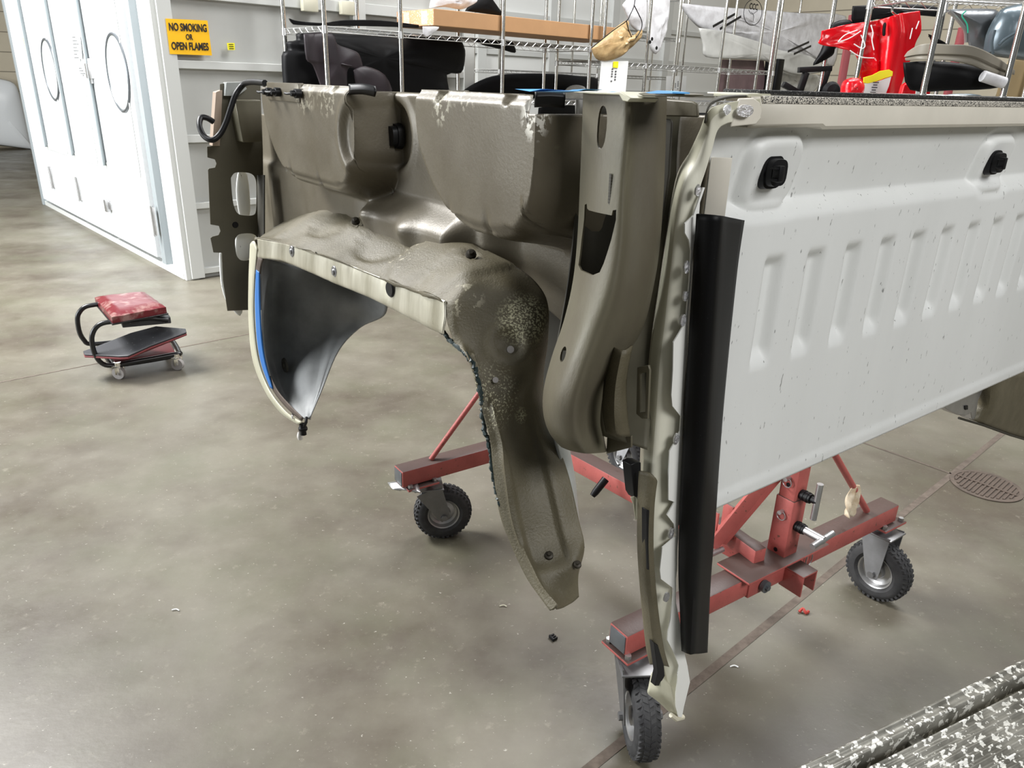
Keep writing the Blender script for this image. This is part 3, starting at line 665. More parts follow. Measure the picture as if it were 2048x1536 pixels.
# inside of the pillar, its shade painted as a dark backing
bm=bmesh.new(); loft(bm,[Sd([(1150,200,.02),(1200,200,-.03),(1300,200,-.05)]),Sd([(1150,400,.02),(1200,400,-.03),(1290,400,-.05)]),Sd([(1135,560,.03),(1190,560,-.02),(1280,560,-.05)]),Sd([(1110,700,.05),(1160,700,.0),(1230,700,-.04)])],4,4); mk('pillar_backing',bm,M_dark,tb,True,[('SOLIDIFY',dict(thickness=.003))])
bm=bmesh.new(); loft(bm,[[S(1078,505,-.13),S(1120,510,-.13),S(1170,515,-.13)],[S(1088,600,-.13),S(1120,610,-.13),S(1160,610,-.13)],[S(1085,690,-.13),S(1112,700,-.13),S(1140,700,-.13)],[S(1078,790,-.13),S(1100,800,-.13),S(1125,810,-.13)]],4,4); mk('cavity_shade_sheet',bm,M_dark,tb,True,[('SOLIDIFY',dict(thickness=.003))])  # added dark sheet, stands for the black shade in the gap
# torn top plates and film on the pillar
for (pts,d,m,nm) in (([(1145,184),(1175,182),(1225,184),(1240,183),(1262,196),(1255,204),(1245,202),(1238,190),(1180,188)],.07,M_flange,'torn_top_edge'),([(1275,187),(1290,183),(1352,187),(1353,190),(1330,193),(1285,192)],.05,M_pillar,'torn_top_edge')):
    plate(nm,[S(x,y,d) for x,y in pts],nL,.05,m,pillar,.001)
for pts in ([(1130,183),(1145,179),(1172,178),(1150,183)],[(1200,184),(1225,183),(1240,185),(1220,186)],[(1290,185),(1315,181),(1345,184),(1345,187),(1300,187)]):
    plate('masking_film',[S(x,y,.065) for x,y in pts],nL,.03,M_bluefilm,pillar)
# cavity panels between pillar and tail flange
def sheet(name,rows,m,ku=4,kv=4,th=.003,fn=None,parent=None):
    bm=bmesh.new(); loft(bm,rows,ku,kv,fn); return mk(name,bm,m,parent or tb,True,[('SOLIDIFY',dict(thickness=th,offset=-1))],50)
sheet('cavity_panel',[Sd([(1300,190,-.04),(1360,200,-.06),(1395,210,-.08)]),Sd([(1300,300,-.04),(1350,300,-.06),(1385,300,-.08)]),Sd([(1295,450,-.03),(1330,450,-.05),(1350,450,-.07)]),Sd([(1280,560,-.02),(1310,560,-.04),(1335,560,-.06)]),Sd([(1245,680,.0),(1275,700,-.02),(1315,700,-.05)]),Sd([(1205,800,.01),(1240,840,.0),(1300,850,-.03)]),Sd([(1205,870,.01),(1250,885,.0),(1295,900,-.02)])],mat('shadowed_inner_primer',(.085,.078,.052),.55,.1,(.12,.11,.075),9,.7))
sheet('cavity_rib',[Sd([(1225,690,.04),(1245,700,.05),(1262,690,.03)]),Sd([(1212,760,.04),(1232,770,.055),(1250,760,.03)]),Sd([(1208,820,.04),(1230,830,.055),(1252,825,.03)]),Sd([(1215,862,.035),(1235,872,.045),(1258,872,.025)])],M_arch)
plate('upper_gusset',[S(x,y,-.03) for (x,y) in ((1318,197),(1385,202),(1394,208),(1396,235),(1318,232))],nL,.004,M_pillar,tb,.002)
plate('upper_gusset',[S(x,y,-.035) for (x,y) in ((1320,236),(1340,238),(1344,245),(1338,350),(1325,440),(1305,540),(1300,500),(1315,360))],nL,.004,M_dark,tb,.002)
plate('lower_closing_plate',[S(x,y,-.0) for (x,y) in ((1214,868),(1262,872),(1262,895),(1212,908))],nL,.004,M_pillar,tb,.001)
plate('slotted_bracket',[S(x,y,.02) for (x,y) in ((1274,735),(1296,730),(1299,740),(1295,838),(1284,838),(1272,828))],nL,.004,M_pillar,tb,.001,[[S(x,y,.02) for (x,y) in ((1280,748),(1292,745),(1290,825),(1280,825))]])
# ------------------------------------------------------------------ tail flange
L1=[(1520,197,.035),(1470,203,.035),(1432,212,.03),(1412,228,.02),(1398,262,.0),(1376,310,-.01),(1357,345,-.02),(1345,400,-.02),(1333,480,-.02),(1320,570,-.02),(1308,650,-.02),(1298,730,-.02),(1292,820,-.02),(1287,920,-.02),(1281,1010,-.02),(1283,1100,-.02),(1292,1200,-.02),(1301,1280,-.015),(1309,1340,-.01),(1325,1390,-.0),(1350,1437,.0)]
L2=[(1521,215,.036),(1470,222,.036),(1442,228,.034),(1424,244,.028),(1412,278,.022),(1394,325,.014),(1372,365,.01),(1360,415,.008),(1350,490,.006),(1342,570,.006),(1334,650,.006),(1324,730,.006),(1318,820,.006),(1310,920,.006),(1303,1010,.006),(1302,1100,.006),(1310,1200,.006),(1322,1280,.008),(1333,1335,.01),(1345,1390,.01),(1355,1437,.01)]
L3=[(1521,238,.036),(1475,243,.036),(1452,248,.034),(1435,262,.030),(1424,300,.026),(1410,345,.024),(1399,380,.022),(1392,430,.020),(1383,500,.020),(1378,580,.020),(1373,660,.020),(1369,740,.020),(1364,830,.020),(1360,925,.020),(1352,1012,.020),(1344,1105,.020),(1345,1205,.020),(1355,1285,.020),(1366,1340,.020),(1368,1385,.016),(1360,1437,.012)]
rw=[[W(*p) for p in L] for L in zip(L1,L2,L3)]
bm=bmesh.new(); loft(bm,rw,8,7,lambda i,j,p:.0012*noise.noise(p*14),None,lambda i,j:1 if j>=6 else 0); tf=mk('tail_flange',bm,[M_flange,M_flange2],tb,True,[('SOLIDIFY',dict(thickness=.003,offset=-1))],50)
# outer narrow return (olive face turning away at left)
L0b=[(x,y,e-.003) for x,y,e in L1[5:17]]
L0=[(x-11+2*abs(i-5)*.6,y+3,e-.028) for i,(x,y,e) in enumerate(L0b)]
bm=bmesh.new(); loft(bm,[[W(*a),W(*b)] for a,b in zip(L0,L0b)],6,4); mk('outer_return',bm,M_cream,tf,True,[('SOLIDIFY',dict(thickness=.003))])
# lower outer leg, in front of the joint
lo=[[(1283,940,.0),(1302,944,.02),(1309,960,.022)],[(1281,1010,.0),(1296,1012,.02),(1303,1015,.022)],[(1281,1100,.0),(1294,1100,.02),(1302,1105,.022)],[(1288,1200,.0),(1300,1200,.02),(1310,1205,.022)],[(1297,1290,.0),(1310,1290,.02),(1322,1288,.022)],[(1304,1325,.0),(1318,1325,.018),(1334,1330,.02)]]
bm=bmesh.new(); loft(bm,[[W(x,y,e-.004) for x,y,e in r] for r in lo],6,4,lambda i,j,p:.003); mk('lower_outer_skin',bm,M_arch,tf,True,[('SOLIDIFY',dict(thickness=.003))])
plate('slot',[W(x,y,.022) for (x,y) in ((1294,1020),(1301,1022),(1300,1060),(1303,1120),(1303,1140),(1296,1140),(1294,1080))],nR,.012,M_black,tf,.001)
plate('slot',[W(x,y,.024) for (x,y) in ((1308,1285),(1316,1290),(1322,1310),(1328,1330),(1330,1352),(1318,1372),(1310,1372),(1316,1345))],nR,.012,M_black,tf,.001)
sheet('foot_gusset',[[W(1303,1345,.0),W(1322,1352,.02),W(1343,1372,.03)],[W(1297,1372,.0),W(1322,1385,.03),W(1348,1398,.035)],[W(1296,1388,.0),W(1325,1405,.02),W(1352,1420,.03)],[W(1318,1402,.0),W(1336,1422,.01),W(1356,1434,.02)]],M_flange,parent=tf)
bm=bmesh.new(); tube(bm,[W(1342,1430,.02),W(1352,1438,.025),W(1366,1434,.025)],.005,8); mk('folded_tip',bm,M_cream,tf)
# white unprimed border with scalloped edge
brd=[(375,1406,1408),(405,1396,1398),(431,1387,1396),(447,1370,1394),(466,1370,1391),(480,1378,1387),(502,1382,1384),(560,1379,1380),(640,1372,1373.5),(660,1362,1373),(685,1347,1373),(740,1346,1369),(790,1343,1365),(812,1345,1364),(833,1362,1364),(862,1360,1363),(880,1352,1362),(903,1339,1362),(960,1337,1359),(1000,1337,1357),(1004,1349,1356),(1030,1334,1356),(1048,1348,1355),(1072,1352,1355),(1095,1325,1353),(1140,1320,1352),(1158,1322,1350),(1177,1347,1350),(1205,1345,1350),(1240,1341,1357),(1265,1336,1362),(1281,1335,1365),(1310,1350,1368),(1332,1358,1373),(1364,1355,1378),(1385,1352,1373),(1413,1351,1366),(1434,1357,1362)]
sc_=[(a,y) for y,a,b in brd]; redge=[(b+2,y) for y,a,b in brd]
bm=bmesh.new(); A1=[];B1=[]
for (a,b) in zip(sc_,redge): A1.append(W(*a,.028)); B1.append(W(*b,.028))
grid(bm,[A1,B1]); mk('white_border',bm,mat('off_white_paint',(.82,.82,.78),.4),tf,False,[('SOLIDIFY',dict(thickness=.002))])
for (x,y,r) in ((1390,381,.006),(1368,533,.007),(1366,590,.006),(1361,639,.007),(1348,875,.007),(1338,1064,.008),(1329,1191,.008),(1359,1343,.009)):
    q=W(x,y,.024); bm=bmesh.new(); o=[bm.verts.new(q+uR*r*math.cos(a)*(.8+.3*noise.noise(V((x,a,0))))+UZ*r*1.4*math.sin(a)*(.9+.3*noise.noise(V((a,y,0))))+nR*.003) for a in [k*math.pi/6 for k in range(12)]]
    bm.faces.new(o); mk('ground_weld_spot',bm,M_foil,tf,False,[('SOLIDIFY',dict(thickness=.003,offset=-1))])
for (x,y,r,rx) in ((1453,219,.007,1),(1486,222,.009,1.9)):
    q=W(x,y,.039); bm=bmesh.new(); o=[bm.verts.new(q+uR*r*rx*math.cos(a)+UZ*r*math.sin(a)*(.9+.3*noise.noise(V((a,y,0))))+nR*.002) for a in [k*math.pi/6 for k in range(12)]]
    bm.faces.new(o); mk('ground_weld_spot',bm,M_foil,tf,False,[('SOLIDIFY',dict(thickness=.002,offset=-1))])
plate('bracket_tab',[W(x,y,-.01) for (x,y) in ((1262,930),(1272,925),(1282,925),(1282,992),(1274,1000),(1268,990))],nR,.02,M_black,tf,.001)
plate('bracket_tab',[W(x,y,-.01) for (x,y) in ((1262,995),(1276,992),(1281,1000),(1280,1035),(1272,1040),(1268,1010))],nR,.003,M_flange,tf,.001)
# ------------------------------------------------------------------ white ribbed wall
zLo=.815; ribu=[.245+.115*i for i in range(12)]
def ew(u,z):
    e=-.026*ss(1.312,1.345,z)+.026*max(0,min(1,(z-1.345)/.115))
    r=0
    for q in ribu:
        x=u-q; r=max(r,ss(.0,.010,x)*ss(.062,.040,x))
    zt=ss(1.262,1.235,z); zbn=ss(1.06,1.10,z); e-=.017*r*zt*zbn
    e+=.004*ss(.85,.83,z)
    for (ut,zz) in TD:
        q=max(abs(u-ut)/.062,abs(z-zz)/.055); q2=(abs((u-ut)/.062)**4+abs((z-zz)/.052)**4)**.25
        e+=.012*ss(1.12,.85,q2)-.004*ss(1.45,1.2,q2)*ss(1.0,1.15,q2)
    return e
TD=[Wuz(W(1530,345,-.02)),Wuz(W(1976,325,-.02))]
us=[.088+i*.0035 for i in range(int(1.60/.0035))]; rows=[]
for u in us: rows.append([atW(u,zLo+(1.462-zLo)*j/150,ew(u,zLo+(1.462-zLo)*j/150)) for j in range(151)])
bm=bmesh.new(); grid(bm,rows); wp=mk('ribbed_white_wall',bm,M_white,tb,True,[('SOLIDIFY',dict(thickness=.003,offset=-1))],60)
for (x,y) in ((1534,343),(1980,324)):
    q=W(x,y,-.008); tie_plug(q,nR,.026,1)
# top rail
bm=bmesh.new(); u0=.125; prof=[(-.05,1.455),(.026,1.453),(.030,1.458),(.030,1.484),(.026,1.493),(.015,1.497),(-.05,1.497)]
rows=[]
for u in (u0,.29,.297,.305,1.0,1.69): rows.append([atW(u,z-(.0035 if (u>.3 and i<3) else 0),e) for i,(e,z) in enumerate(prof)])
grid(bm,rows); mk('top_rail',bm,M_rail,tb,True,[('SOLIDIFY',dict(thickness=.002,offset=-1))],35)
bm=bmesh.new(); box(bm,atW(.92,1.499,-.008),uR,nR,UZ,1.55,.064,.006,.002); mk('rail_liner',bm,M_liner,tb)
bm=bmesh.new(); box(bm,atW(.92,1.4895,.0285),uR,nR,UZ,1.55,.005,.010,.001); mk('liner_overspray',bm,M_overspray,tb)
# rail end cap and flap
plate('rail_end_flap',[W(x,y,.0365) for (x,y) in ((1480,197),(1508,196),(1521,205),(1524,222),(1521,238),(1512,249),(1480,252),(1462,254))],nR,.004,M_rail,tb,.0015)
sheet('corner_cap',[[W(1408,240,-.04),W(1416,210,-.04),W(1432,193,-.04),W(1460,187,-.04),W(1500,185,-.04)],[W(1408,246,.02),W(1414,215,.02),W(1430,200,.022),W(1460,192,.022),W(1500,190,.022)]],M_dark)
bm=bmesh.new(); box(bm,W(1484,190,-.005),uR,nR,UZ,.05,.06,.006,.002); mk('cap_tab',bm,M_flange,tb)
# vertical closing bracket beside the flange
plate('closing_bracket',[W(x,y,-.012) for (x,y) in ((1416,318),(1443,314),(1443,345),(1430,432),(1398,432),(1400,380))],nR,.03,M_greycap,tb,.001)
bm=bmesh.new(); a,b=W(1443,315,.0),W(1427,445,.0); beam(bm,a,b,.004,.03,.001); mk('bracket_edge',bm,M_rail,tb)
# black weatherstrip standing against the flange
sL=[(1396,427,.035),(1391,520,.035),(1384,620,.035),(1378,720,.035),(1372,830,.035),(1366,940,.035),(1361,1050,.035),(1360,1150,.035),(1364,1230,.035),(1367,1301,.035)]
sM=[(1432,430,.06),(1424,520,.06),(1418,620,.06),(1412,720,.06),(1405,830,.06),(1398,940,.06),(1391,1050,.06),(1386,1150,.06),(1383,1230,.06),(1380,1306,.06)]
sN=[(1452,434,.045),(1447,520,.045),(1440,620,.045),(1433,720,.045),(1426,830,.045),(1420,940,.045),(1412,1050,.045),(1404,1150,.045),(1398,1230,.045),(1394,1306,.045)]
sR=[(1484,440,.02),(1472,520,.02),(1461,620,.02),(1451,720,.02),(1441,830,.02),(1433,940,.02),(1426,1050,.02),(1418,1150,.02),(1414,1230,.02),(1411,1304,.02)]
bm=bmesh.new(); loft(bm,[[W(*q) for q in r] for r in zip(sL,sM,sN,sR)],5,4); mk('black_weatherstrip',bm,M_strip,tb,True,[('SOLIDIFY',dict(thickness=.004,offset=-1))],60)
# pieces seen under the far end of the wall
PX=V((.8,.6,0))
plate('sill_bracket',[W(x,y,-.12) for (x,y) in ((1890,770),(1975,760),(1957,800),(1950,843),(1944,838),(1942,826),(1930,832),(1915,830),(1895,820),(1884,812))],nR,.04,M_zinc,tb,.002)
plate('bracket_hole',[W(x,y,-.117) for (x,y) in ((1930,812),(1936,811),(1936,819),(1931,820))],nR,.003,M_black,tb)
bm=bmesh.new(); loft(bm,[[W(1950,740,-.14),W(1955,800,-.14),W(1938,838,-.13)],[W(1990,740,-.10),W(1985,810,-.10),W(1965,848,-.11)],[W(2030,740,-.12),W(2030,820,-.12),W(2020,868,-.12)],[W(2120,740,-.14),W(2120,840,-.14),W(2120,898,-.14)]],5,4); mk('far_wheel_liner',bm,M_arch,tb,True,[('SOLIDIFY',dict(thickness=.003))])
bm=bmesh.new(); tube(bm,[W(1918,836,-.12),W(1965,850,-.105),W(2020,870,-.115),W(2120,900,-.135)],.004,6); mk('liner_edge',bm,M_dark,tb)
# ------------------------------------------------------------------ front post of the bed (far left)
UT=1.52
hp=[(440,290),(440,168),(453,166),(521,168),(526,300),(528,480),(520,510),(500,620),(455,622),(446,560),(444,506),(427,505),(421,476),(425,473),(437,470),(441,462),(438,452),(421,449),(416,340),(418,337),(430,335),(433,327),(430,319),(415,315),(414,293)]
h1=[(462,356),(470,346),(490,345),(505,349),(512,362),(513,392),(512,420),(507,430),(490,431),(476,427),(468,412),(464,385)]
h2=[(470,480),(478,469),(500,467),(512,472),(516,485),(514,505),(502,518),(484,521),(474,512),(471,495)]
rnd=lambda h:resample([T(x,y,UT) for x,y in h+[h[0]]],4)[:-1]
plate('front_post',[T(x,y,UT) for x,y in hp],-uL,.003,mat('front_post_primer',(.095,.085,.058),.5,.1,(.12,.11,.075),8,.6),tb,.001,[rnd(h1),rnd(h2)])
bm=bmesh.new(); lathe(bm,T(471,450,UT-.002),-uL,[(0,.001),(.008,.001),(.009,-.001)],12); mk('post_hole',bm,M_black,tb)
bm=bmesh.new(); loft(bm,[[T(514,350,UT-.01),T(516,500,UT-.01),T(517,620,UT-.01)],[T(528,350,UT-.08),T(528,500,UT-.08),T(528,620,UT-.08)]],4,4); mk('post_return',bm,M_dark,tb,True,[('SOLIDIFY',dict(thickness=.003))])
bm=bmesh.new(); q=[T(470,200,UT-.06),T(522,200,UT-.06),T(524,284,UT-.06),T(486,285,UT-.06)]; plate('post_box',q,-uL,.06,M_pillar,tb,.003)
plate('cut_edge_strip',[T(x,y,UT-.004) for (x,y) in ((432,184),(445,180),(443,240),(440,292),(425,292),(428,240))],-uL,.03,mat('bare_pinkish_edge',(.42,.33,.26),.5,.3),tb,.001)
plate('top_tab',[T(x,y,UT-.02) for (x,y) in ((453,165),(486,164),(494,178),(476,192),(450,192))],-uL,.03,M_greycap,tb,.001)
dome('front_skin_edge',[T(x,y,UT+.05) for (x,y) in ((440,505),(462,500),(486,560),(482,625),(470,622),(452,596),(443,560))],-uL,.01,.004,M_white,tb)
dome('front_skin_edge',[T(x,y,UT+.05) for (x,y) in ((478,340),(492,350),(498,420),(490,436),(480,428),(474,380))],-uL,.006,.004,M_white,tb)
dome('front_skin_edge',[T(x,y,UT+.05) for (x,y) in ((474,460),(505,462),(508,500),(486,524),(472,512))],-uL,.006,.004,M_white,tb)
wl=[(530,166,1.24),(505,164,1.35),(488,168,1.44),(472,188,1.44),(462,215,1.44),(452,245,1.44),(440,268,1.44),(424,280,1.44),(408,272,1.46),(399,252,1.48),(402,236,1.5),(414,236,1.5),(427,244,1.5)]
bm=bmesh.new(); tube(bm,resample([T(x,y,u) for x,y,u in wl],6),.0075,10); tag(mk('wiring_loom',bm,M_black),'black corrugated cable looping over the top of the far bed post','cable')
# ================================================================== BODY DOLLY
e1=V((.824,.567,0)); e2=V((-.567,.824,0))
N0=V((.268,1.425,0)); LN=1.13; zb_=.288
N1=N0+e1*LN; F0=V((-.365,2.18,0)); F1=F0+e1*LN; MN=(N0+N1)/2; MF=(F0+F1)/2
dl=thing('body_dolly','faded red tube-steel rolling stand under the truck bed on air-filled casters','dolly',(MN.x,MN.y,0))
def caster(plate,contact,axis,name='caster'):
    R,Wd=.100,.062; axis=axis.normalized(); c=contact+UZ*R; side_=axis
    # plate is the caster root so that tyre, rim and fork hang below it
    bm=bmesh.new(); box(bm,plate+UZ*(zb_-.038),e1,e2,UZ,.115,.095,.008,.002); cs=mk(name,bm,M_red,dl)
    bm=bmesh.new(); prof=[]
    for k in range(17):
        a=math.pi*(k/16)-math.pi/2; prof.append((R-.032+.032*math.cos(a)**.7 if abs(math.cos(a))>1e-3 else R-.034,Wd/2*math.sin(a)))
    prof=[(.052,-Wd/2*.72)]+prof+[(.052,Wd/2*.72)]
    lathe(bm,c,axis,prof,48)
    ax,s,t=frame(axis)
    for k in range(36):      # tread blocks, zigzag
        a=2*math.pi*k/36
        for q in (-1.5,-.5,.5,1.5):
            aa=a+(.05 if int(q+1.5)%2 else -.03); dr=s*math.cos(aa)+t*math.sin(aa); tn=ax.cross(dr)
            box(bm,c+dr*(R-.0005-abs(q)*.0042)+ax*q*.0135,dr,tn,(ax+tn*.5*(1 if int(q+1.5)%2 else -1)).normalized(),.008,.0085,.0125)
    mk('tyre',bm,M_rubber,cs,True,(),30)
    bm=bmesh.new()
    for sg in (-1,1): lathe(bm,c,axis*sg,[(.058,.018),(.056,.026),(.052,.024),(.048,.010),(.040,.006),(.026,.010),(.022,.024),(.012,.026),(0,.026)],32)
    mk('rim',bm,M_zinc,cs)
    bm=bmesh.new(); top=contact+(plate-contact)*.35; top=V((plate.x,plate.y,0))
    for sg in (-1,1):
        a=c+axis*sg*.042; b=V((plate.x,plate.y,zb_-.065))*.6+V((c.x,c.y,zb_-.065))*.4+axis*sg*.042
        up=(b-a).normalized(); fw=axis.cross(up)
        vs=[]
        for o,(p,wd) in enumerate(((a-up*.016,.016),(a+up*.012,.024),(b,.046))): vs.append((p-fw*wd,p+fw*wd))
        lo_=[v for v in [vs[0][0],vs[1][0],vs[2][0],vs[2][1],vs[1][1],vs[0][1]]]
        f=[bm.verts.new(p+axis*sg*.002) for p in lo_]; g=[bm.verts.new(p-axis*sg*.002) for p in lo_]
        bm.faces.new(f); bm.faces.new(g[::-1])
        for i in range(6): bm.faces.new((f[i],f[(i+1)%6],g[(i+1)%6],g[i]))
        cyl(bm,a+axis*sg*.006,axis,.011,.010,6)
    m_=V((plate.x,plate.y,0))*.6+V((c.x,c.y,0))*.4
    box(bm,m_+UZ*(zb_-.064),axis,axis.cross(UZ),UZ,.092,.100,.006,.002)
    cyl(bm,V((plate.x,plate.y,zb_-.052)),UZ,.036,.018,24)
    mk('fork',bm,M_fork,cs,True,(),30)
    for (i,j) in ((-1,-1),(1,-1),(1,1),(-1,1)):
        bm=bmesh.new(); cyl(bm,plate+e1*i*.045+e2*j*.034+UZ*(zb_-.030),UZ,.008,.014,6); mk('plate_bolt',bm,M_zinc,cs)
    return cs
def w0(x,y): q=G(x,y,0); return V((q.x,q.y,0))
caster(N0+e1*.05,w0(1273,1493),V((1,.08,0)))
caster(N1-e1*.02,w0(1745,1190),V((-.80,-.60,0)))
caster(F0+e1*.07,w0(886,1070),V((.22,-1,0)))
fc=F1-e1*.04; caster(fc,fc+V((-.05,-.04,0)),V((-.8,-.6,0)))
bs_=.062
def tb_(name,a,b,wd=.062,ht=.058,m=None,par=None): 
    bm=bmesh.new(); beam(bm,a,b,wd,ht,.004); return mk(name,bm,m or M_red,par or dl)
zz=UZ*zb_
nb=tb_('cross_beam',N0+zz,N1+zz); fb=tb_('cross_beam',F0+zz,F1+zz)
sp_=tb_('spine_beam',MF+zz,MN+zz)
for q in (N0,F0):
    bm=bmesh.new(); box(bm,q+zz-e1*.001,e1,e2,UZ,.003,.052,.048,.001); mk('end_cap',bm,M_greyb,dl)
# sleeve and flange plates around the near middle
bm=bmesh.new(); box(bm,MN+UZ*(zb_+.034),e1,e2,UZ,.34,.11,.008,.003); mk('gusset_plate',bm,M_red,dl)
bm=bmesh.new(); box(bm,MN+UZ*zb_-e1*.06,e1,e2,UZ,.16,.072,.068,.003); mk('beam_sleeve',bm,M_red,dl)
bm=bmesh.new(); q=MN+UZ*(zb_-.01)-e2*.045-e1*.085; cyl(bm,q,e2,.017,.012,24); cyl(bm,q-e2*.008,e2,.008,.01,6); mk('pivot_bolt',bm,M_greyb,dl)
for k in (-1,1):
    bm=bmesh.new(); box(bm,MN+UZ*(zb_-.02)-e2*.06+e1*(.035+k*.028),e1,e2,UZ,.005,.07,.06,.001); mk('clevis_ear',bm,M_red,dl)
bm=bmesh.new(); box(bm,MN+UZ*(zb_+.012)-e2*.06+e1*.035,e1,e2,UZ,.062,.07,.005,.001); mk('clevis_ear',bm,M_red,dl)
# uprights
def upright(p,z1):
    bm=bmesh.new(); box(bm,p+UZ*((z1+zb_)/2),e1,e2,UZ,.050,.050,z1-zb_,.004); u=mk('upright_post',bm,M_red,dl)
    bm=bmesh.new(); box(bm,p+UZ*(zb_+.115),e1,e2,UZ,.057,.057,.19,.004); mk('post_socket',bm,M_red,dl)
    for z in (.10,.30,.42):
        bm=bmesh.new(); cyl(bm,p+UZ*(zb_+z-.05)-e1*(.029 if z<.2 else .0255),e1,.006,.002,14); mk('pin_hole',bm,M_black,u)
    for z in (.17,.27):
        bm=bmesh.new(); q=p+UZ*(zb_+z)-e1*.033; tube(bm,[q+(e2*math.cos(a)+UZ*math.sin(a))*.013-UZ*.012 for a in [k*math.pi/8 for k in range(16)]],.0015,6,True); cyl(bm,q,e1,.006,.022,8); mk('lynch_pin',bm,M_zinc,u)
    return u
PN=MN+e1*.03; up_=upright(PN,.83); upright(MF,.93)
# clamp knobs with T handles on the near post
for (z,vert) in ((.515,True),(.420,False)):
    kx=-e2; q=PN+UZ*z+kx*.025; bm=bmesh.new()
    for k in range(5): cyl(bm,q+kx*(.004+k*.006),kx,.015 if k%2 else .0135,.006,18)
    cyl(bm,q+kx*.035,kx,.009,.03,12); mk('clamp_screw',bm,M_black,up_)
    bm=bmesh.new(); r_=q+kx*(.048 if vert else .085)
    if vert: cyl(bm,r_,UZ,.0085,.105,14)
    else: cyl(bm,q+kx*.06,kx,.011,.06,12); cyl(bm,r_,(e1+UZ*.15),.0085,.085,14)
    mk('tee_handle',bm,M_zinc,up_)
# braces
def rod(a,b,r=.009,m=None): bm=bmesh.new(); tube(bm,[a,b],r,10); return mk('brace_rod',bm,m or M_red,dl)
rod(PN+UZ*.72+e1*.03,N1-e1*.13+UZ*(zb_+.035),.010)
tb_('flat_brace',PN+UZ*.66-e1*.03,G(1425,1092,.345),.012,.035)
tb_('flat_brace',PN+UZ*.60+e2*.03,G(1450,1085,.345)+e2*.02,.045,.03)
rod(MF+UZ*.80,F0+e1*.12+UZ*(zb_+.03),.009)
rod(MF+UZ*.80,F1-e1*.14+UZ*(zb_+.03),.009)
# lifting links on the spine
for k in (-1,1):
    q=G(1440,1040,.40)+e1*k*.03; bm=bmesh.new(); box(bm,q+UZ*-.015,e1,e2,UZ,.006,.035,.11,.002); mk('link_plate',bm,M_red,dl)
tb_('link_arm',G(1432,1050,.34),G(1520,1115,.34),.04,.05)
q=G(1198,975,.30); bm=bmesh.new()
d_=(G(1190,990,.27)-G(1212,962,.31)).normalized(); tube(bm,[q-d_*.035,q+d_*.02,q+d_*.035],[.013,.012,.009],14); mk('spring_knob',bm,M_black,sp_)
bm=bmesh.new(); cyl(bm,G(1238,930,.335),UZ,.004,.003,10); mk('pin_hole',bm,M_black,sp_)
bm=bmesh.new(); cyl(bm,MN-e1*.155+e2*.08+UZ*.335,e1,.008,.07,10); mk('locking_pin',bm,M_zinc,dl)
bm=bmesh.new(); q=MN+e1*.11-e2*.035+UZ*(zb_+.0); tube(bm,[q+(e1*.7*math.cos(a)+UZ*math.sin(a))*.02-e2*.003 for a in [k*math.pi/8 for k in range(16)]],.002,6,True); mk('ring_pin',bm,M_zinc,dl)
# brake pedal of the left caster
bm=bmesh.new(); loft(bm,[[G(775,965,.25),G(785,978,.245),G(800,982,.24)],[G(800,962,.26),G(806,972,.255),G(812,980,.25)],[G(835,965,.26),G(838,975,.255),G(842,985,.25)]],3,3); mk('brake_pedal',bm,M_zinc,dl,True,[('SOLIDIFY',dict(thickness=.004))])
# rag tied on the brace
q=PN+UZ*.72+e1*.03; q2=N1-e1*.13+UZ*(zb_+.035); q=q.lerp(q2,.72)
bm=bmesh.new(); rows=[]
for i in range(9):
    t_=i/8; rows.append([q+UZ*(.006-t_*.085)+e1*((j-3)*.006*(1+.6*math.sin(t_*3))-t_*.02)+e2*(.010*math.sin(j*1.7+t_*5)-.012)*(.4+t_) for j in range(7)])
loft(bm,rows,2,2); tag(mk('rag',bm,M_rag,None,True,[('SOLIDIFY',dict(thickness=.002))]),'stained cloth rag hanging on the right brace rod of the red dolly','rag')
# ================================================================== CREEPER SEAT
cs0=w0(240,757); cs1=w0(357,739); ed=(cs1-cs0).normalized(); eb=V((-ed.y,ed.x,0)); pn=V((ed.y,-ed.x,0))
if eb.y<0: eb=-eb
cr_=thing('creeper_seat','low rolling mechanic seat with worn red vinyl pad and black tube frame','stool',tuple((cs0+cs1)/2))
def PA(x,y,o=0): return pl(x,y,cs0+eb*o,eb)
bm=bmesh.new(); near=[(336,640),(300,636),(255,641),(212,645),(194,653),(185,668),(184,685),(190,708),(203,726),(224,731),(280,724),(343,713),(360,707)]
tube(bm,resample([PA(x,y,.0) for x,y in near],4),.0125,12); fr=mk('side_tube',bm,M_blacktube,cr_)
farp=[(270,610),(215,607),(193,609),(170,614),(158,626),(155,640),(159,664),(168,680),(182,688),(240,683),(330,672)]
bm=bmesh.new(); tube(bm,resample([PA(x,y,.30) for x,y in farp],4),.0125,12); mk('side_tube',bm,M_blacktube,cr_)
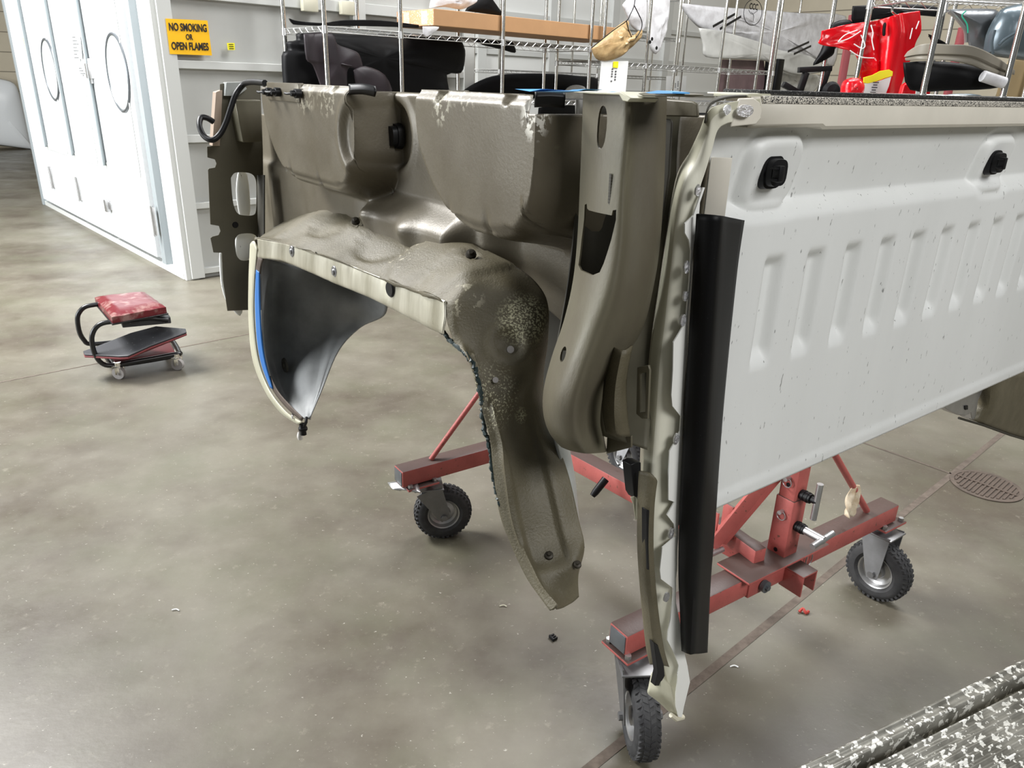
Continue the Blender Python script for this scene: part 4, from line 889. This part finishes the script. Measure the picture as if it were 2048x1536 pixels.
# base ring
a0,a1=PA(226,731,0),PA(356,708,0); 
bm=bmesh.new(); ring=[a0,a1-ed*.02,a1+ed*.01+eb*.03,a1+ed*.01+eb*.27,a1-ed*.03+eb*.30,a0+eb*.30]; tube(bm,resample(ring+[ring[0]],3)[:-1],.013,10,True); mk('base_ring',bm,M_blacktube,cr_)
bm=bmesh.new(); box(bm,(a0+a1)/2+eb*.15+UZ*.008,ed,eb,UZ,(a1-a0).length-.02,.28,.012,.004); mk('base_tray',bm,M_redtrim,cr_)
def slab(name,top,m,th,par,bev=.01,z=None):
    bm=bmesh.new(); vs=[bm.verts.new(p) for p in top]; f=bm.faces.new(vs); r=bmesh.ops.extrude_face_region(bm,geom=[f])
    for v in r['geom']:
        if isinstance(v,bmesh.types.BMVert): v.co-=UZ*th
    return mk(name,bm,m,par,True,[('BEVEL',dict(width=bev,segments=3,limit_method='ANGLE'))],45)
zs_=PA(212,645,0).z+.012
ztop=zs_+.052
pad=[G(188,588,ztop),G(288,577,ztop),G(331,607,ztop),G(222,627,ztop)]
bm=bmesh.new(); cpad=sum(pad,V())/4; rows=[]
for i in range(15):
    r=[]
    for j in range(15):
        u,v=i/14,j/14; p=pad[0].lerp(pad[1],u).lerp(pad[3].lerp(pad[2],u),v); e=min(u,1-u,v,1-v)
        r.append(p+UZ*(-.020*(1-ss(0,.14,e))+.004*noise.noise(p*22)))
    rows.append(r)
lowr=[[ (pad[0].lerp(pad[1],u).lerp(pad[3].lerp(pad[2],u),v)) for v in (0,1)] for u in (0,1)]
grid(bm,rows); sk=bmesh.ops.extrude_edge_only(bm,edges=[e for e in bm.edges if e.is_boundary])
for v in sk['geom']:
    if isinstance(v,bmesh.types.BMVert): v.co=V((v.co.x,v.co.y,zs_))+(v.co-cpad)*.0
mk('seat_pad',bm,M_vinyl,cr_)
slab('seat_pan',[p+UZ*(zs_-p.z) for p in [cpad+(q-cpad)*1.04 for q in pad]],M_blacktube,.008,cr_,.002)
tr=[G(240,648,zs_-.012),G(336,632,zs_-.012),G(342,615,zs_-.012),G(300,600,zs_-.012)]
slab('under_tray',[PA(243,643,.01)+UZ*0,PA(341,634,.01),PA(341,634,.01)+eb*.26,PA(243,643,.01)+eb*.26],M_tray,.035,cr_,.004)
zc=PA(200,712,0).z
bd=[(166,702,.0),(190,694,.0),(262,666,.06),(312,652,.075),(371,657,.075),(373,664,.07),(300,691,.04),(256,711,.012),(238,712,.008),(168,708,.0)]
tp=[G(x,y,zc+.012+o) for x,y,o in bd]
pb_=slab('lower_board',tp,M_tray,.008,cr_,.003); slab('board_edge',[p-UZ*.010 for p in tp],M_redtrim,.010,cr_,.003)
def swivel(p,ax):
    bm=bmesh.new(); cyl(bm,p+UZ*.032,ax,.032,.022,20); cyl(bm,p+UZ*.032,ax,.008,.036,10); w_=mk('caster_wheel',bm,M_castw,cr_)
    bm=bmesh.new()
    for s in (-1,1): box(bm,p+UZ*.05+ax*s*.017+ed*.006,ed,ax,UZ,.028,.003,.045,.001)
    box(bm,p+UZ*.074,ed,ax,UZ,.04,.036,.005,.001); cyl(bm,p+UZ*.084,UZ,.018,.016,16); mk('caster_fork',bm,M_chrome,w_)
swivel(cs0,(eb*.8+ed*.6).normalized()); swivel(cs1,(eb*.8+ed*.6).normalized()); swivel(cs0+eb*.30,eb); swivel(cs1+eb*.30,eb)
# ================================================================== WORK PLATFORM lower right
zp=.30
p0,p1=G(1587,1536,zp),G(2048,1316,zp); dv=(p1-p0).normalized(); pv=V((dv.y,-dv.x,0))
wpl=thing('work_platform','scuffed ribbed aluminium work platform with white paint splatter in the near right corner','platform',tuple(V((p0.x+.3,p0.y,0))))
sta=p0-dv*.8; end=p1+dv*.7; Lp=(end-sta).length
def dist(x,y): return (G(x,y,zp)-p0).dot(pv)
w1=dist(1669,1536); w2=dist(1694,1536)+.012
bm=bmesh.new(); prof=[(0,-.07),(0,-.004),(.004,0),(.008,0),(.011,-.005),(w1-.011,-.005),(w1-.008,0),(w1-.003,0),(w1,-.004),(w1,-.07)]
grid(bm,[[sta+pv*a+UZ*b for a,b in prof],[end+pv*a+UZ*b for a,b in prof]]); mk('side_rail',bm,M_alu,wpl,True,[('SOLIDIFY',dict(thickness=.002))],30)
bm=bmesh.new(); prof=[(w2,-.06),(w2,-.01)]; x=w2
while x<w2+.34:
    for a,b in ((0,-.01),(.002,-.004),(.006,-.004),(.008,-.010)): prof.append((x+a,b))
    x+=.0165
prof.append((x,-.06))
grid(bm,[[sta+pv*a+UZ*b for a,b in prof],[end+pv*a+UZ*b for a,b in prof]]); mk('ribbed_deck',bm,M_alu,wpl,True,[('SOLIDIFY',dict(thickness=.002))],30)
for f in (.12,.50,.88):
    q=sta+dv*Lp*f+pv*(w1+.17)/1; bm=bmesh.new(); box(bm,sta+dv*Lp*f+pv*.20-UZ*.045,dv,pv,UZ,.04,.40,.03,.003); mk('cross_brace',bm,M_alu,wpl)
for f in (.04,.96):
    for o in (.02,.36):
        bm=bmesh.new(); box(bm,sta+dv*Lp*f+pv*o-UZ*(zp+.01)/2,dv,pv,UZ,.04,.03,zp-.012,.003); mk('leg',bm,M_alu,wpl)
# ================================================================== SMALL THINGS ON THE FLOOR
q=w0(1103,1279); bm=bmesh.new()
for k in range(3): box(bm,q+e2*(.008*(k-1))+e1*.007+UZ*.005,e1,e2,UZ,.016,.004,.009,.001)
box(bm,q+UZ*.005,e1,e2,UZ,.005,.022,.010,.001); tag(mk('plastic_clip',bm,M_black),'small black plastic trim clip lying on the floor below the arch leg','clip')
q=w0(1598,1226); bm=bmesh.new(); tube(bm,resample([q+V((0,0,.004)),q+V((.012,.006,.012)),q+V((.018,-.006,.006)),q+V((.03,.004,.004))],4),.005,6); tag(mk('red_scrap',bm,M_leaf),'tiny red scrap lying on the floor joint right of the weatherstrip','scrap')
for (x,y,lab) in ((1007,1214,'thin curled shaving on the floor left of the arch leg tip'),(352,1222,'small white chip on the open floor at lower left'),(1469,1335,'tiny white chip lying in the floor joint')):
    q=w0(x,y); bm=bmesh.new(); tube(bm,resample([q+V((-.012,0,.003)),q+V((0,.004,.004)),q+V((.010,-.001,.003))],3),.0018,6); tag(mk('metal_chip',bm,M_paper if 'white' in lab else M_flange),lab,'debris')
# ================================================================== WIRE SHELVING
def wire_shelf(bm,p,d,L_,dep,z,step=.03):
    dd=dep.normalized(); W_=dep.length
    def wr(a,b,r=.0028): tube(bm,[a,b],r,4,cap=False)
    for o in (0,W_):
        a=p+dd*o+UZ*z; wr(a,a+d*L_,.0035); wr(a-UZ*.035,a-UZ*.035+d*L_,.0035)
        n=max(2,int(L_/.045)); 
        for i in range(n): wr(a+d*(L_*i/n)-UZ*(.035 if i%2 else 0),a+d*(L_*(i+1)/n)-UZ*(0 if i%2 else .035),.002)
    for o in (0,L_):
        a=p+d*o+UZ*z; wr(a,a+dep,.0035); wr(a-UZ*.035,a-UZ*.035+dep,.0035); n=max(2,int(W_/.045))
        for i in range(n): wr(a+dd*(W_*i/n)-UZ*(.035 if i%2 else 0),a+dd*(W_*(i+1)/n)-UZ*(0 if i%2 else .035),.002)
    n=int(L_/step)
    for i in range(1,n): wr(p+d*(L_*i/n)+UZ*z,p+d*(L_*i/n)+dep+UZ*z,.0018)
    for o in (.3,.7): wr(p+dep*o+UZ*(z-.006),p+dep*o+d*L_+UZ*(z-.006),.003)
def rack(label,p,d,dep,ss_,zs,hgt,m=None,mp=None,r=.0127,name='wire_shelf_unit'):
    t=thing(name,label,'shelving unit',(p.x,p.y,0)); m=m or M_wire; mp=mp or M_chrome
    for s in ss_:
        for o in (0,1):
            q=p+d*s+dep*o; q=V((q.x,q.y,0)); bm=bmesh.new(); cyl(bm,q+UZ*(hgt/2),UZ,r,hgt,14); po=mk('post',bm,mp,t)
            for z in zs:
                if z<1.25: continue
                bm=bmesh.new(); cyl(bm,q+UZ*(z-.02),UZ,r*1.35,.05,14,r*1.2); mk('collar',bm,m,po)
    for z in zs:
        bm=bmesh.new(); wire_shelf(bm,V((p.x,p.y,0))+d*ss_[0],d,ss_[-1]-ss_[0],dep,z); mk('shelf',bm,m,t,False)
    return t
fr0=lambda s,k: A*(k*KS)+Bd*(s*KS)
KL=lambda l: [q*KS for q in l]
rack('chrome wire shelving unit at left holding black bumpers and the long cardboard box',fr0(0,3.6),Bd,A*.6,KL([2.0,2.44,3.15,3.9]),[1.833,1.372,.45,2.40],2.75,None,None,.017)
rack('bare chrome wire shelving unit in the middle with the amber bag on its left post',fr0(0,3.58),Bd,A*.6,KL([4.0,4.45,5.34,6.12]),[1.72,1.375,.45],2.9,None,None,.017)
rack('empty chrome wire shelving unit far back, seen between the middle posts',V(A*7.6),Bd,A*.5,[6.6,8.4,10.2],[1.66,2.2,2.75],2.78,None,None,.017)
rack('wire shelving unit with black top shelf behind the bagged parts',fr0(0,3.75),Bd,A*1.1,KL([6.15,8.1]),[2.83,1.2],3.3,M_bwire,None,.017)
eR=V((.985,.17,0)); eD=V((-.17,.985,0))
pR=Y(1868,120,3.75); pR.z=0
rack('chrome wire shelving unit at right holding the taupe and black bumpers',pR,eR,eD*.55,[-.02,.40,1.0],[1.505,1.95,.9],2.4,None,None,.014)
pR2=Y(1578,150,4.85); pR2.z=0
rack('tall chrome wire shelving unit behind the hanging red fender',pR2,V((.93,.36,0)),V((-.36,.93,0))*.5,[0.25,1.2],[2.16,1.415],2.5,None,None,.014)
# ------------------------------------------------------------------ parts stored on the racks
def KP(l,k): return [K2(x,y,k) for x,y in l]
def YP(l,D): return [Y(x,y,D) for x,y in l]
def d1(name,pts,n,b,th,m,label,cat,wav=0,group=None,k=3): return tag(dome(name,pts,n,b,th,m,None,k,.5,wav),label,cat,group)
nA=-A; nY=V((0,-1,0))
o=d1('bumper_cover',KP([(568,190),(563,112),(575,100),(573,84),(592,80),(600,64),(690,66),(800,70),(905,74),(928,92),(930,120),(922,146),(894,150),(884,192),(700,195)],3.86),nA,.10,.05,M_bumper,'large black bumper cover standing on the left rack under the shelf','bumper',.02)
o=d1('plum_fender',KP([(607,68),(662,66),(674,88),(700,98),(718,108),(726,135),(716,140),(703,133),(694,145),(690,192),(646,192),(640,170),(625,130),(612,118)],3.70),nA,.03,.01,M_plum,'dark plum fender leaning in front of the black bumper on the left rack','fender',.008)
o=d1('wheel_liner',KP([(706,140),(730,132),(770,150),(782,190),(722,192)],3.68),nA,.03,.01,M_plum,'dull brown-plum wheel liner low between the second and third rack posts','liner',.006)
t=thing('wheel_flare','long thin black fender flare lying on top of the left shelf','flare',tuple(K2(576,45,3.72)))
bm=bmesh.new(); loft(bm,[KP([(577,37),(581,44),(586,49)],3.72),KP([(593,42),(595,46),(598,50)],3.72),KP([(640,46),(640,49),(640,52)],3.72),KP([(668,43),(670,47),(672,52)],3.75),KP([(690,40),(692,46),(694,52)],3.75),KP([(760,41),(760,47),(760,53)],3.75),KP([(835,50),(835,52),(835,56)],3.75)],4,3); mk('flare_strip',bm,M_bumper,t,True,[('SOLIDIFY',dict(thickness=.02))])
t=thing('bumper_corner','white bumper corner with dark inner liner hanging high left of the rack','bumper',tuple(K2(520,90,4.3)))
dome('white_skin',KP([(509,-40),(566,-40),(563,12),(556,40),(549,55),(543,70),(540,95),(521,82),(502,69),(504,30)],4.3),nA,.04,.01,M_carwhite,t,3)
dome('dark_liner',KP([(482,62),(484,36),(494,10),(504,-20),(510,-20),(503,30),(501,66)],4.34),nA,.02,.01,M_plum,t,3)
# cardboard box
bp=K2(868,51,3.62); L_=(K2(1245,77,3.62)-bp).length; hb=K2(868,17,3.62).z-bp.z; L_=min(L_,3.4); zt_=bp.z
t=thing('cardboard_box','long flat brown cardboard box lying across the top of the left rack','box',tuple(bp))
bm=bmesh.new(); box(bm,bp+Bd*L_/2+A*.25+UZ*hb/2,Bd,A,UZ,L_,.50,hb,.004); cbx=mk('carton',bm,M_card,t,False)
bm=bmesh.new(); box(bm,bp-Bd*.001+A*.25+UZ*hb/2,Bd,A,UZ,.004,.496,hb-.006,.001); mk('carton_end',bm,M_cardend,t,False)
for k in (.12,.36):
    bm=bmesh.new(); box(bm,bp-Bd*.004+A*k+UZ*hb/2,Bd,A,UZ,.002,.08,hb*.8); mk('printed_patch',bm,mat('carton_print',(.80,.62,.48),.7,speck=(160,.55,(.72,.36,.19))),t,False)
d1('plastic_wrap',KP([(858,16),(870,-10),(930,-12),(955,0),(940,12),(920,19),(890,14)],3.75),nA,.05,.02,M_bag,'crumpled pale plastic wrap lying on the cardboard box','plastic wrap',.03)
d1('wrap_scrap',KP([(845,53),(878,54),(866,66),(852,74),(846,66)],3.6),nA,.01,.004,M_bag,'small pale plastic scrap dangling below the cardboard box end','plastic wrap',.01)
d1('black_trim_panel',KP([(930,22),(945,2),(975,-10),(1000,20),(1010,32),(960,26)],3.85),nA,.03,.02,M_bumper,'black curved trim panel standing behind the cardboard box','trim panel',.01)
d1('mirror_trim',KP([(948,80),(1000,78),(1022,82),(1029,92),(1030,106),(1000,98),(965,90)],3.72),nA,.02,.02,M_bumper,'black wedge-shaped trim hanging under the shelf by the fifth post','trim panel')
d1('black_hood',KP([(925,182),(950,166),(985,152),(1030,147),(1100,147),(1160,152),(1200,160),(1215,196),(1060,200)],4.15),nA,.10,.02,M_bumper,'broad black hood panel lying behind the middle of the truck bed','hood')
d1('bagged_hood_edge',KP([(1128,182),(1140,172),(1158,170),(1172,178),(1170,205),(1130,208)],4.02),nA,.03,.01,M_bagc,'small clear plastic bag lump on the shelf left of the pillar top','plastic bag',.02)
d1('lower_black_panel',KP([(1078,215),(1165,212),(1175,250),(1085,262)],4.0),nA,.03,.02,M_bumper,'black panel seen through the gap left of the tall pillar','panel',.01)
d1('white_carton',KP([(746,186),(790,188),(784,206),(745,222)],4.0),nA,.01,.01,M_paper,'white carton glimpsed through the notch between the two pockets','box')
o=bmesh.new(); 
for a_,b_ in zip(KP([(744,184),(770,185),(790,186)],3.97)[:-1],KP([(744,184),(770,185),(790,186)],3.97)[1:]): beam(o,a_,b_,.01,.012,0)
tag(mk('yellow_tape',o,M_ylab),'yellow strip along the top of the white carton','tape')
# bags on the middle rack
t=thing('amber_bag','amber plastic bag with black drawstring hanging from the middle rack post','bag',tuple(K2(1215,122,3.5)))
dome('bag_body',KP([(1183,96),(1205,78),(1230,56),(1254,40),(1256,55),(1262,72),(1268,79),(1276,70),(1284,58),(1283,72),(1272,86),(1256,100),(1240,114),(1215,122),(1196,120),(1187,110)],3.5),nA,.05,.015,M_amber,t,3,.5,.03,20)
for ln in ([(1271,-10),(1268,12),(1260,30),(1253,42),(1225,62),(1183,96)],[(1268,10),(1277,28),(1284,45),(1281,62),(1268,78),(1258,62),(1253,42)]):
    bm=bmesh.new(); tube(bm,resample(KP(ln,3.46),4),.0045,6); mk('drawstring',bm,M_black,t)
d1('white_bag',KP([(1244,10),(1262,-8),(1292,-10),(1290,55),(1276,62),(1262,52),(1254,35)],3.56),nA,.03,.01,M_bag,'white plastic bag hanging just behind the amber bag','bag',.02)
t=thing('grey_bag','translucent grey plastic bag hanging right of the middle rack post','bag',tuple(K2(1312,108,3.62)))
dome('bag_body',KP([(1296,-10),(1336,-10),(1338,20),(1332,60),(1322,90),(1312,108),(1300,98),(1295,70)],3.62),nA,.04,.01,M_bag,t,3,.5,.03,16)
for (x,y) in ((1300,84),(1304,78),(1313,96)):
    bm=bmesh.new(); lathe(bm,K2(x,y,3.54),nA,[(0,.004),(.016,.003),(.018,0)],10); mk('black_print',bm,M_black,t)
def paper(label,c,k,rows_,tabm=None):
    P=KP(c,k); t=thing('paper_tag',label,'tag',tuple(P[3])); plate('sheet',P,nA,.001,M_paper,t)
    for (f,g0,g1) in rows_:
        a=P[0].lerp(P[1],f).lerp(P[3].lerp(P[2],f),g0); b=P[0].lerp(P[1],f).lerp(P[3].lerp(P[2],f),g1); n=6
        for i in range(n):
            if (i*7+int(f*100))%5==0: continue
            bm=bmesh.new(); q=a.lerp(b,(i+.5)/n)+nA*.003; box(bm,q,Bd,A,UZ,.022,.001,(b-a).length/n*.55); mk('handwriting',bm,M_print,t,False)
    if tabm:
        q=KP(tabm,k-.006); plate('sticky_tab',q,nA,.001,M_ylab,t)
    return t
paper('white handwritten paper tag with yellow sticky tab standing above the pillar',[(1203,122),(1257,122),(1251,186),(1197,183)],3.5,[(.42,.22,.68),(.55,.2,.72)],[(1227,123),(1237,123),(1236,136),(1226,135)])
paper('pale paper label with dark writing hanging on the back rack',[(1333,152),(1373,152),(1371,196),(1331,196)],4.9,[(.45,.25,.6),(.58,.22,.62)])
# big bagged part
t=thing('bagged_fender','large car panel in clear printed plastic bag across the middle rack','bagged part',tuple(K2(1420,112,4.0)))
dome('white_wrap',KP([(1358,6),(1440,14),(1500,18),(1600,26),(1692,32),(1680,80),(1668,132),(1640,124),(1600,112),(1520,98),(1440,70),(1402,58),(1378,36)],4.15),nA,.06,.01,M_bag,t,3,.5,.035,8)
dome('foam_layer',KP([(1398,56),(1440,62),(1520,84),(1560,100),(1620,112),(1650,140),(1600,150),(1560,140),(1530,122),(1470,118),(1412,114),(1406,90)],3.98),nA,.03,.01,M_foam,t,3,.5,.012,8)
ck=K2(1506,25,3.92); bm=bmesh.new(); tube(bm,ell(ck,Bd*.20,UZ*.14,28),.004,5,True); tube(bm,resample([ck-Bd*.10+UZ*.02,ck-Bd*.02+UZ*-.02,ck+Bd*.1+UZ*.03],4),.003,5); tube(bm,resample([ck-Bd*.04+UZ*.0,ck+Bd*.02-UZ*.03,ck+Bd*.03-UZ*.09],4),.003,5); mk('round_logo',bm,M_black,t)
text('logo_letters','CCC',ck+UZ*.06-A*.0,Bd,UZ,.09,M_black,t)
for (a_,b_) in (((1426,53),(1470,28)),((1440,58),(1482,33)),((1576,103),(1618,84)),((1588,108),(1622,92))):
    bm=bmesh.new(); beam(bm,K2(*a_,3.9),K2(*b_,3.9),.006,.026,0); mk('printed_bar',bm,M_black,t)
d1('mauve_board',KP([(1441,119),(1528,121),(1532,192),(1431,192)],4.05),nA,.01,.02,mat('mauve_brown_panel',(.16,.105,.11),.5,0,(.10,.065,.07),5,.8),'mauve-brown flat panel standing on the middle rack at right','panel',.0,None,1)
bm=bmesh.new(); q=K2(1540,190,4.0); box(bm,q+UZ*.2,Bd,A,UZ,.14,.2,.48,.006); tag(mk('black_case',bm,M_bumper),'narrow upright black case right of the mauve panel','case')
d1('clear_bag_bundle',KP([(1552,140),(1600,148),(1640,152),(1625,186),(1560,192),(1548,170)],4.1),nA,.05,.01,M_bagc,'clear plastic bag bundle low between black case and black bracket','plastic bag',.04)
t=thing('black_bracket_frame','black boxy bracket frame standing on the rack left of the red fender','bracket',tuple(Y(1620,188,4.95)))
for pts in ([(1597,140),(1662,137)],[(1612,145),(1597,190)],[(1655,140),(1638,190)],[(1566,168),(1600,188)],[(1590,190),(1680,186)]):
    bm=bmesh.new(); beam(bm,Y(*pts[0],4.95),Y(*pts[1],4.95),.05,.032,.004); mk('bar',bm,M_black,t)
bm=bmesh.new(); lathe(bm,Y(1662,182,4.9),nY,[(0,.05),(.04,.04),(.055,0),(.04,-.04)],16); mk('hub',bm,M_black,t)
d1('black_wrapped_part',YP([(1654,68),(1668,45),(1700,40),(1704,60),(1668,100),(1664,112),(1626,131),(1640,104)],4.9),nY,.03,.02,M_bumper,'black wrapped part slanting down behind the red fender tip','wrapped part',.01)
# hanging red fender
t=thing('red_fender','glossy red fender wrapped in film hanging on an S-hook from the right rack','fender',tuple(Y(1750,190,4.3)))
DF=4.3
rows=[YP([(1838,22),(1800,27),(1783,31),(1748,42),(1690,50),(1643,62)],DF),YP([(1841,60),(1806,60),(1786,62),(1750,64),(1692,68),(1641,76)],DF),YP([(1830,85),(1804,84),(1782,82),(1752,84),(1708,84),(1640,89)],DF),
      YP([(1819,120),(1798,118),(1776,115),(1752,114),(1730,112),(1703,103)],DF),YP([(1806,155),(1788,152),(1770,150),(1752,148),(1738,146),(1721,142)],DF),YP([(1793,197),(1780,196),(1765,196),(1750,195),(1735,195),(1716,194)],DF)]
bm=bmesh.new(); loft(bm,rows,6,6,lambda i,j,p:.05*math.exp(-((j-.42)/.2)**2)-.035*math.exp(-((j-.55)/.05)**2)+(.014*noise.noise(p*16) if j>.5 else .002)+.006*noise.noise(p*45)*(j>.55))
mk('fender_skin',bm,M_redpaint,t,True,[('SOLIDIFY',dict(thickness=.006,offset=-1))])
for ln in ([(1722,62),(1700,76),(1678,84)],[(1715,60),(1690,70),(1676,84)],[(1722,70),(1730,90),(1724,97),(1708,88)],[(1742,50),(1746,66),(1744,80),(1748,100)],[(1700,101),(1722,114),(1748,116)],[(1838,42),(1832,58)],[(1825,56),(1820,78)]):
    bm=bmesh.new(); tube(bm,resample(YP(ln,DF-.055),4),.0028,6); mk('film_crease',bm,M_paper,t)
bm=bmesh.new(); tube(bm,resample(YP([(1770,45),(1768,60),(1768,72)],DF-.05),3),[.004]+[.008]*5+[.004],6); mk('slot',bm,M_black,t)
plate('yellow_tape_band',YP([(1727,155),(1745,150),(1760,142),(1778,139),(1786,143),(1785,152),(1768,157),(1752,163),(1735,167),(1727,165)],DF-.06),nY,.004,M_ylab,t,.001)
plate('white_tape_patch',YP([(1728,167),(1752,164),(1783,153),(1778,172),(1768,197),(1712,195),(1722,180)],DF-.058),nY,.004,M_paper,t,.001)
for i in range(5):
    bm=bmesh.new(); q=Y(1752-i*1.5,165+i*5,DF-.064); box(bm,q,X1,Y1,UZ,.03-.008*(i%2),.001,.006); mk('handwriting',bm,M_print,t,False)
bm=bmesh.new(); tube(bm,resample(YP([(1802,14),(1798,8),(1788,12),(1784,22),(1792,30)],DF),5),.006,8); mk('s_hook',bm,M_chrome,t)
d1('red_film_bag',YP([(1680,192),(1682,172),(1690,160),(1708,155),(1722,160),(1728,175),(1716,195)],4.15),nY,.07,.01,M_bagred,'rounded red film-wrapped piece left of the white tape patch','wrapped part',.03)
t=thing('red_panel_stub','red panel with white bare patch low right of the hanging fender','panel',tuple(Y(1830,195,4.1)))
plate('panel',YP([(1800,198),(1808,170),(1818,164),(1852,168),(1864,174),(1858,200)],4.1),nY,.04,M_redpaint,t,.006)
plate('bare_patch',YP([(1812,168),(1850,171),(1845,199),(1830,199),(1832,182),(1822,174)],4.095),nY,.004,M_paper,t,.002)
for (a_,b_,lab) in (((1706,30),(1686,160),'red slanting stand bar behind the hanging fender'),((1926,55),(1916,88),'short red bar behind the bumpers at right')):
    bm=bmesh.new(); beam(bm,Y(*a_,5.6),Y(*b_,5.6)-UZ*(1.84 if 'short' in lab else 1.45),.04,.045,.004); tag(mk('red_bar',bm,M_redtrim),lab,'bar')
d1('dark_shelf_underside',YP([(1705,12),(1800,8),(1875,14),(1880,34),(1820,28),(1790,42),(1750,38),(1706,48)],4.9),nY,.02,.02,M_bumper,'dark sheet for the shaded underside of the top shelf above the red fender','panel')  # dark sheet drawn for the shelf's shaded underside
# right rack contents
t=thing('taupe_bumper','taupe-grey curved bumper cover lying on the right rack shelf','bumper',tuple(Y(1930,165,3.95)))
bm=bmesh.new(); loft(bm,[YP([(1815,103),(1808,114),(1812,122)],3.95),YP([(1845,88),(1842,108),(1842,120)],3.85),YP([(1900,89),(1900,108),(1900,122)],3.80),YP([(1945,92),(1948,112),(1948,130)],3.80),YP([(1990,112),(1990,130),(1988,146)],3.85),YP([(2030,140),(2028,150),(2016,156)],3.95)],5,5,lambda i,j,p:-.014*math.exp(-((j-.62)/.06)**2)); mk('cover_skin',bm,M_taupe,t,True,[('SOLIDIFY',dict(thickness=.02))])
d1('black_undertray',YP([(1806,125),(1850,122),(1900,124),(1950,132),(1990,150),(2012,168),(1980,178),(1900,181),(1820,180)],3.88),nY,.03,.02,M_bumper,'black undertray panel below the taupe bumper','panel',.01)
bm=bmesh.new(); a_,b_=Y(1965,152,3.8),Y(2008,166,3.8); tube(bm,[a_,b_],.025,14); tag(mk('foam_roll',bm,M_bag),'short pale foam roll tucked under the right end of the taupe bumper','roll')
d1('black_latch_part',YP([(1856,68),(1866,72),(1880,80),(1894,90),(1868,90)],3.9),nY,.02,.01,M_bumper,'small spiky black part on top of the taupe bumper','part',.01)
t=thing('grey_bumper','dark grey bumper end with thin teal marker line on the right rack','bumper',tuple(Y(1960,112,4.25)))
dome('bumper_skin',YP([(1892,20),(1918,18),(1985,18),(1994,34),(1980,70),(1966,108),(1938,92),(1934,62),(1912,40)],4.25),nY,.08,.02,M_greyb,t,3)
bm=bmesh.new(); tube(bm,resample(YP([(1932,22),(1924,32),(1934,48),(1936,66)],4.15),4),.003,6); mk('teal_line',bm,M_teal,t)
bm=bmesh.new(); tube(bm,resample(YP([(1898,22),(1916,40),(1930,60),(1932,85)],4.17),4),.009,8); mk('bright_edge',bm,M_zinc,t)
t=thing('slate_hood','slate-blue hood panel curving up at the right edge of the view','hood',tuple(Y(2010,118,4.1)))
dome('hood_skin',YP([(1966,108),(1972,70),(1990,34),(2012,14),(2070,8),(2080,60),(2075,118),(2010,116)],4.1),nY,.10,.02,M_slate,t,3)
for ln in ([(2030,66),(2010,78),(1998,90)],[(1990,60),(1984,85),(1986,108)]):
    bm=bmesh.new(); tube(bm,resample(YP(ln,3.99),4),.006,6); mk('body_crease',bm,M_slate,t)
d1('lower_dark_panel',YP([(1858,198),(1900,188),(1960,190),(1985,215),(1860,212)],3.9),nY,.02,.01,M_slate,'dark curved panel under the right rack shelf above the bed rail','panel')
d1('tan_carton',YP([(2018,118),(2060,116),(2060,200),(1990,200),(2000,160)],4.5),nY,.01,.02,mat('dull_ochre_panel',(.30,.22,.11),.6),'dull ochre panel at the right edge behind the rack post','panel',0,None,1)
# white car part by the far left wall
kk=(G(60,298).dot(A)-.05)/KS
t=thing('white_car_hood','large glossy white car hood leaning against the tan wall at far left','hood',tuple(V((K2(30,298,kk).x,K2(30,298,kk).y,0))))
dome('hood_skin',KP([(-90,150),(-40,152),(0,157),(28,166),(40,190),(52,240),(64,296),(62,299),(30,295),(-40,286),(-110,280)],kk),nA,.18,.03,M_carwhite,t,3)
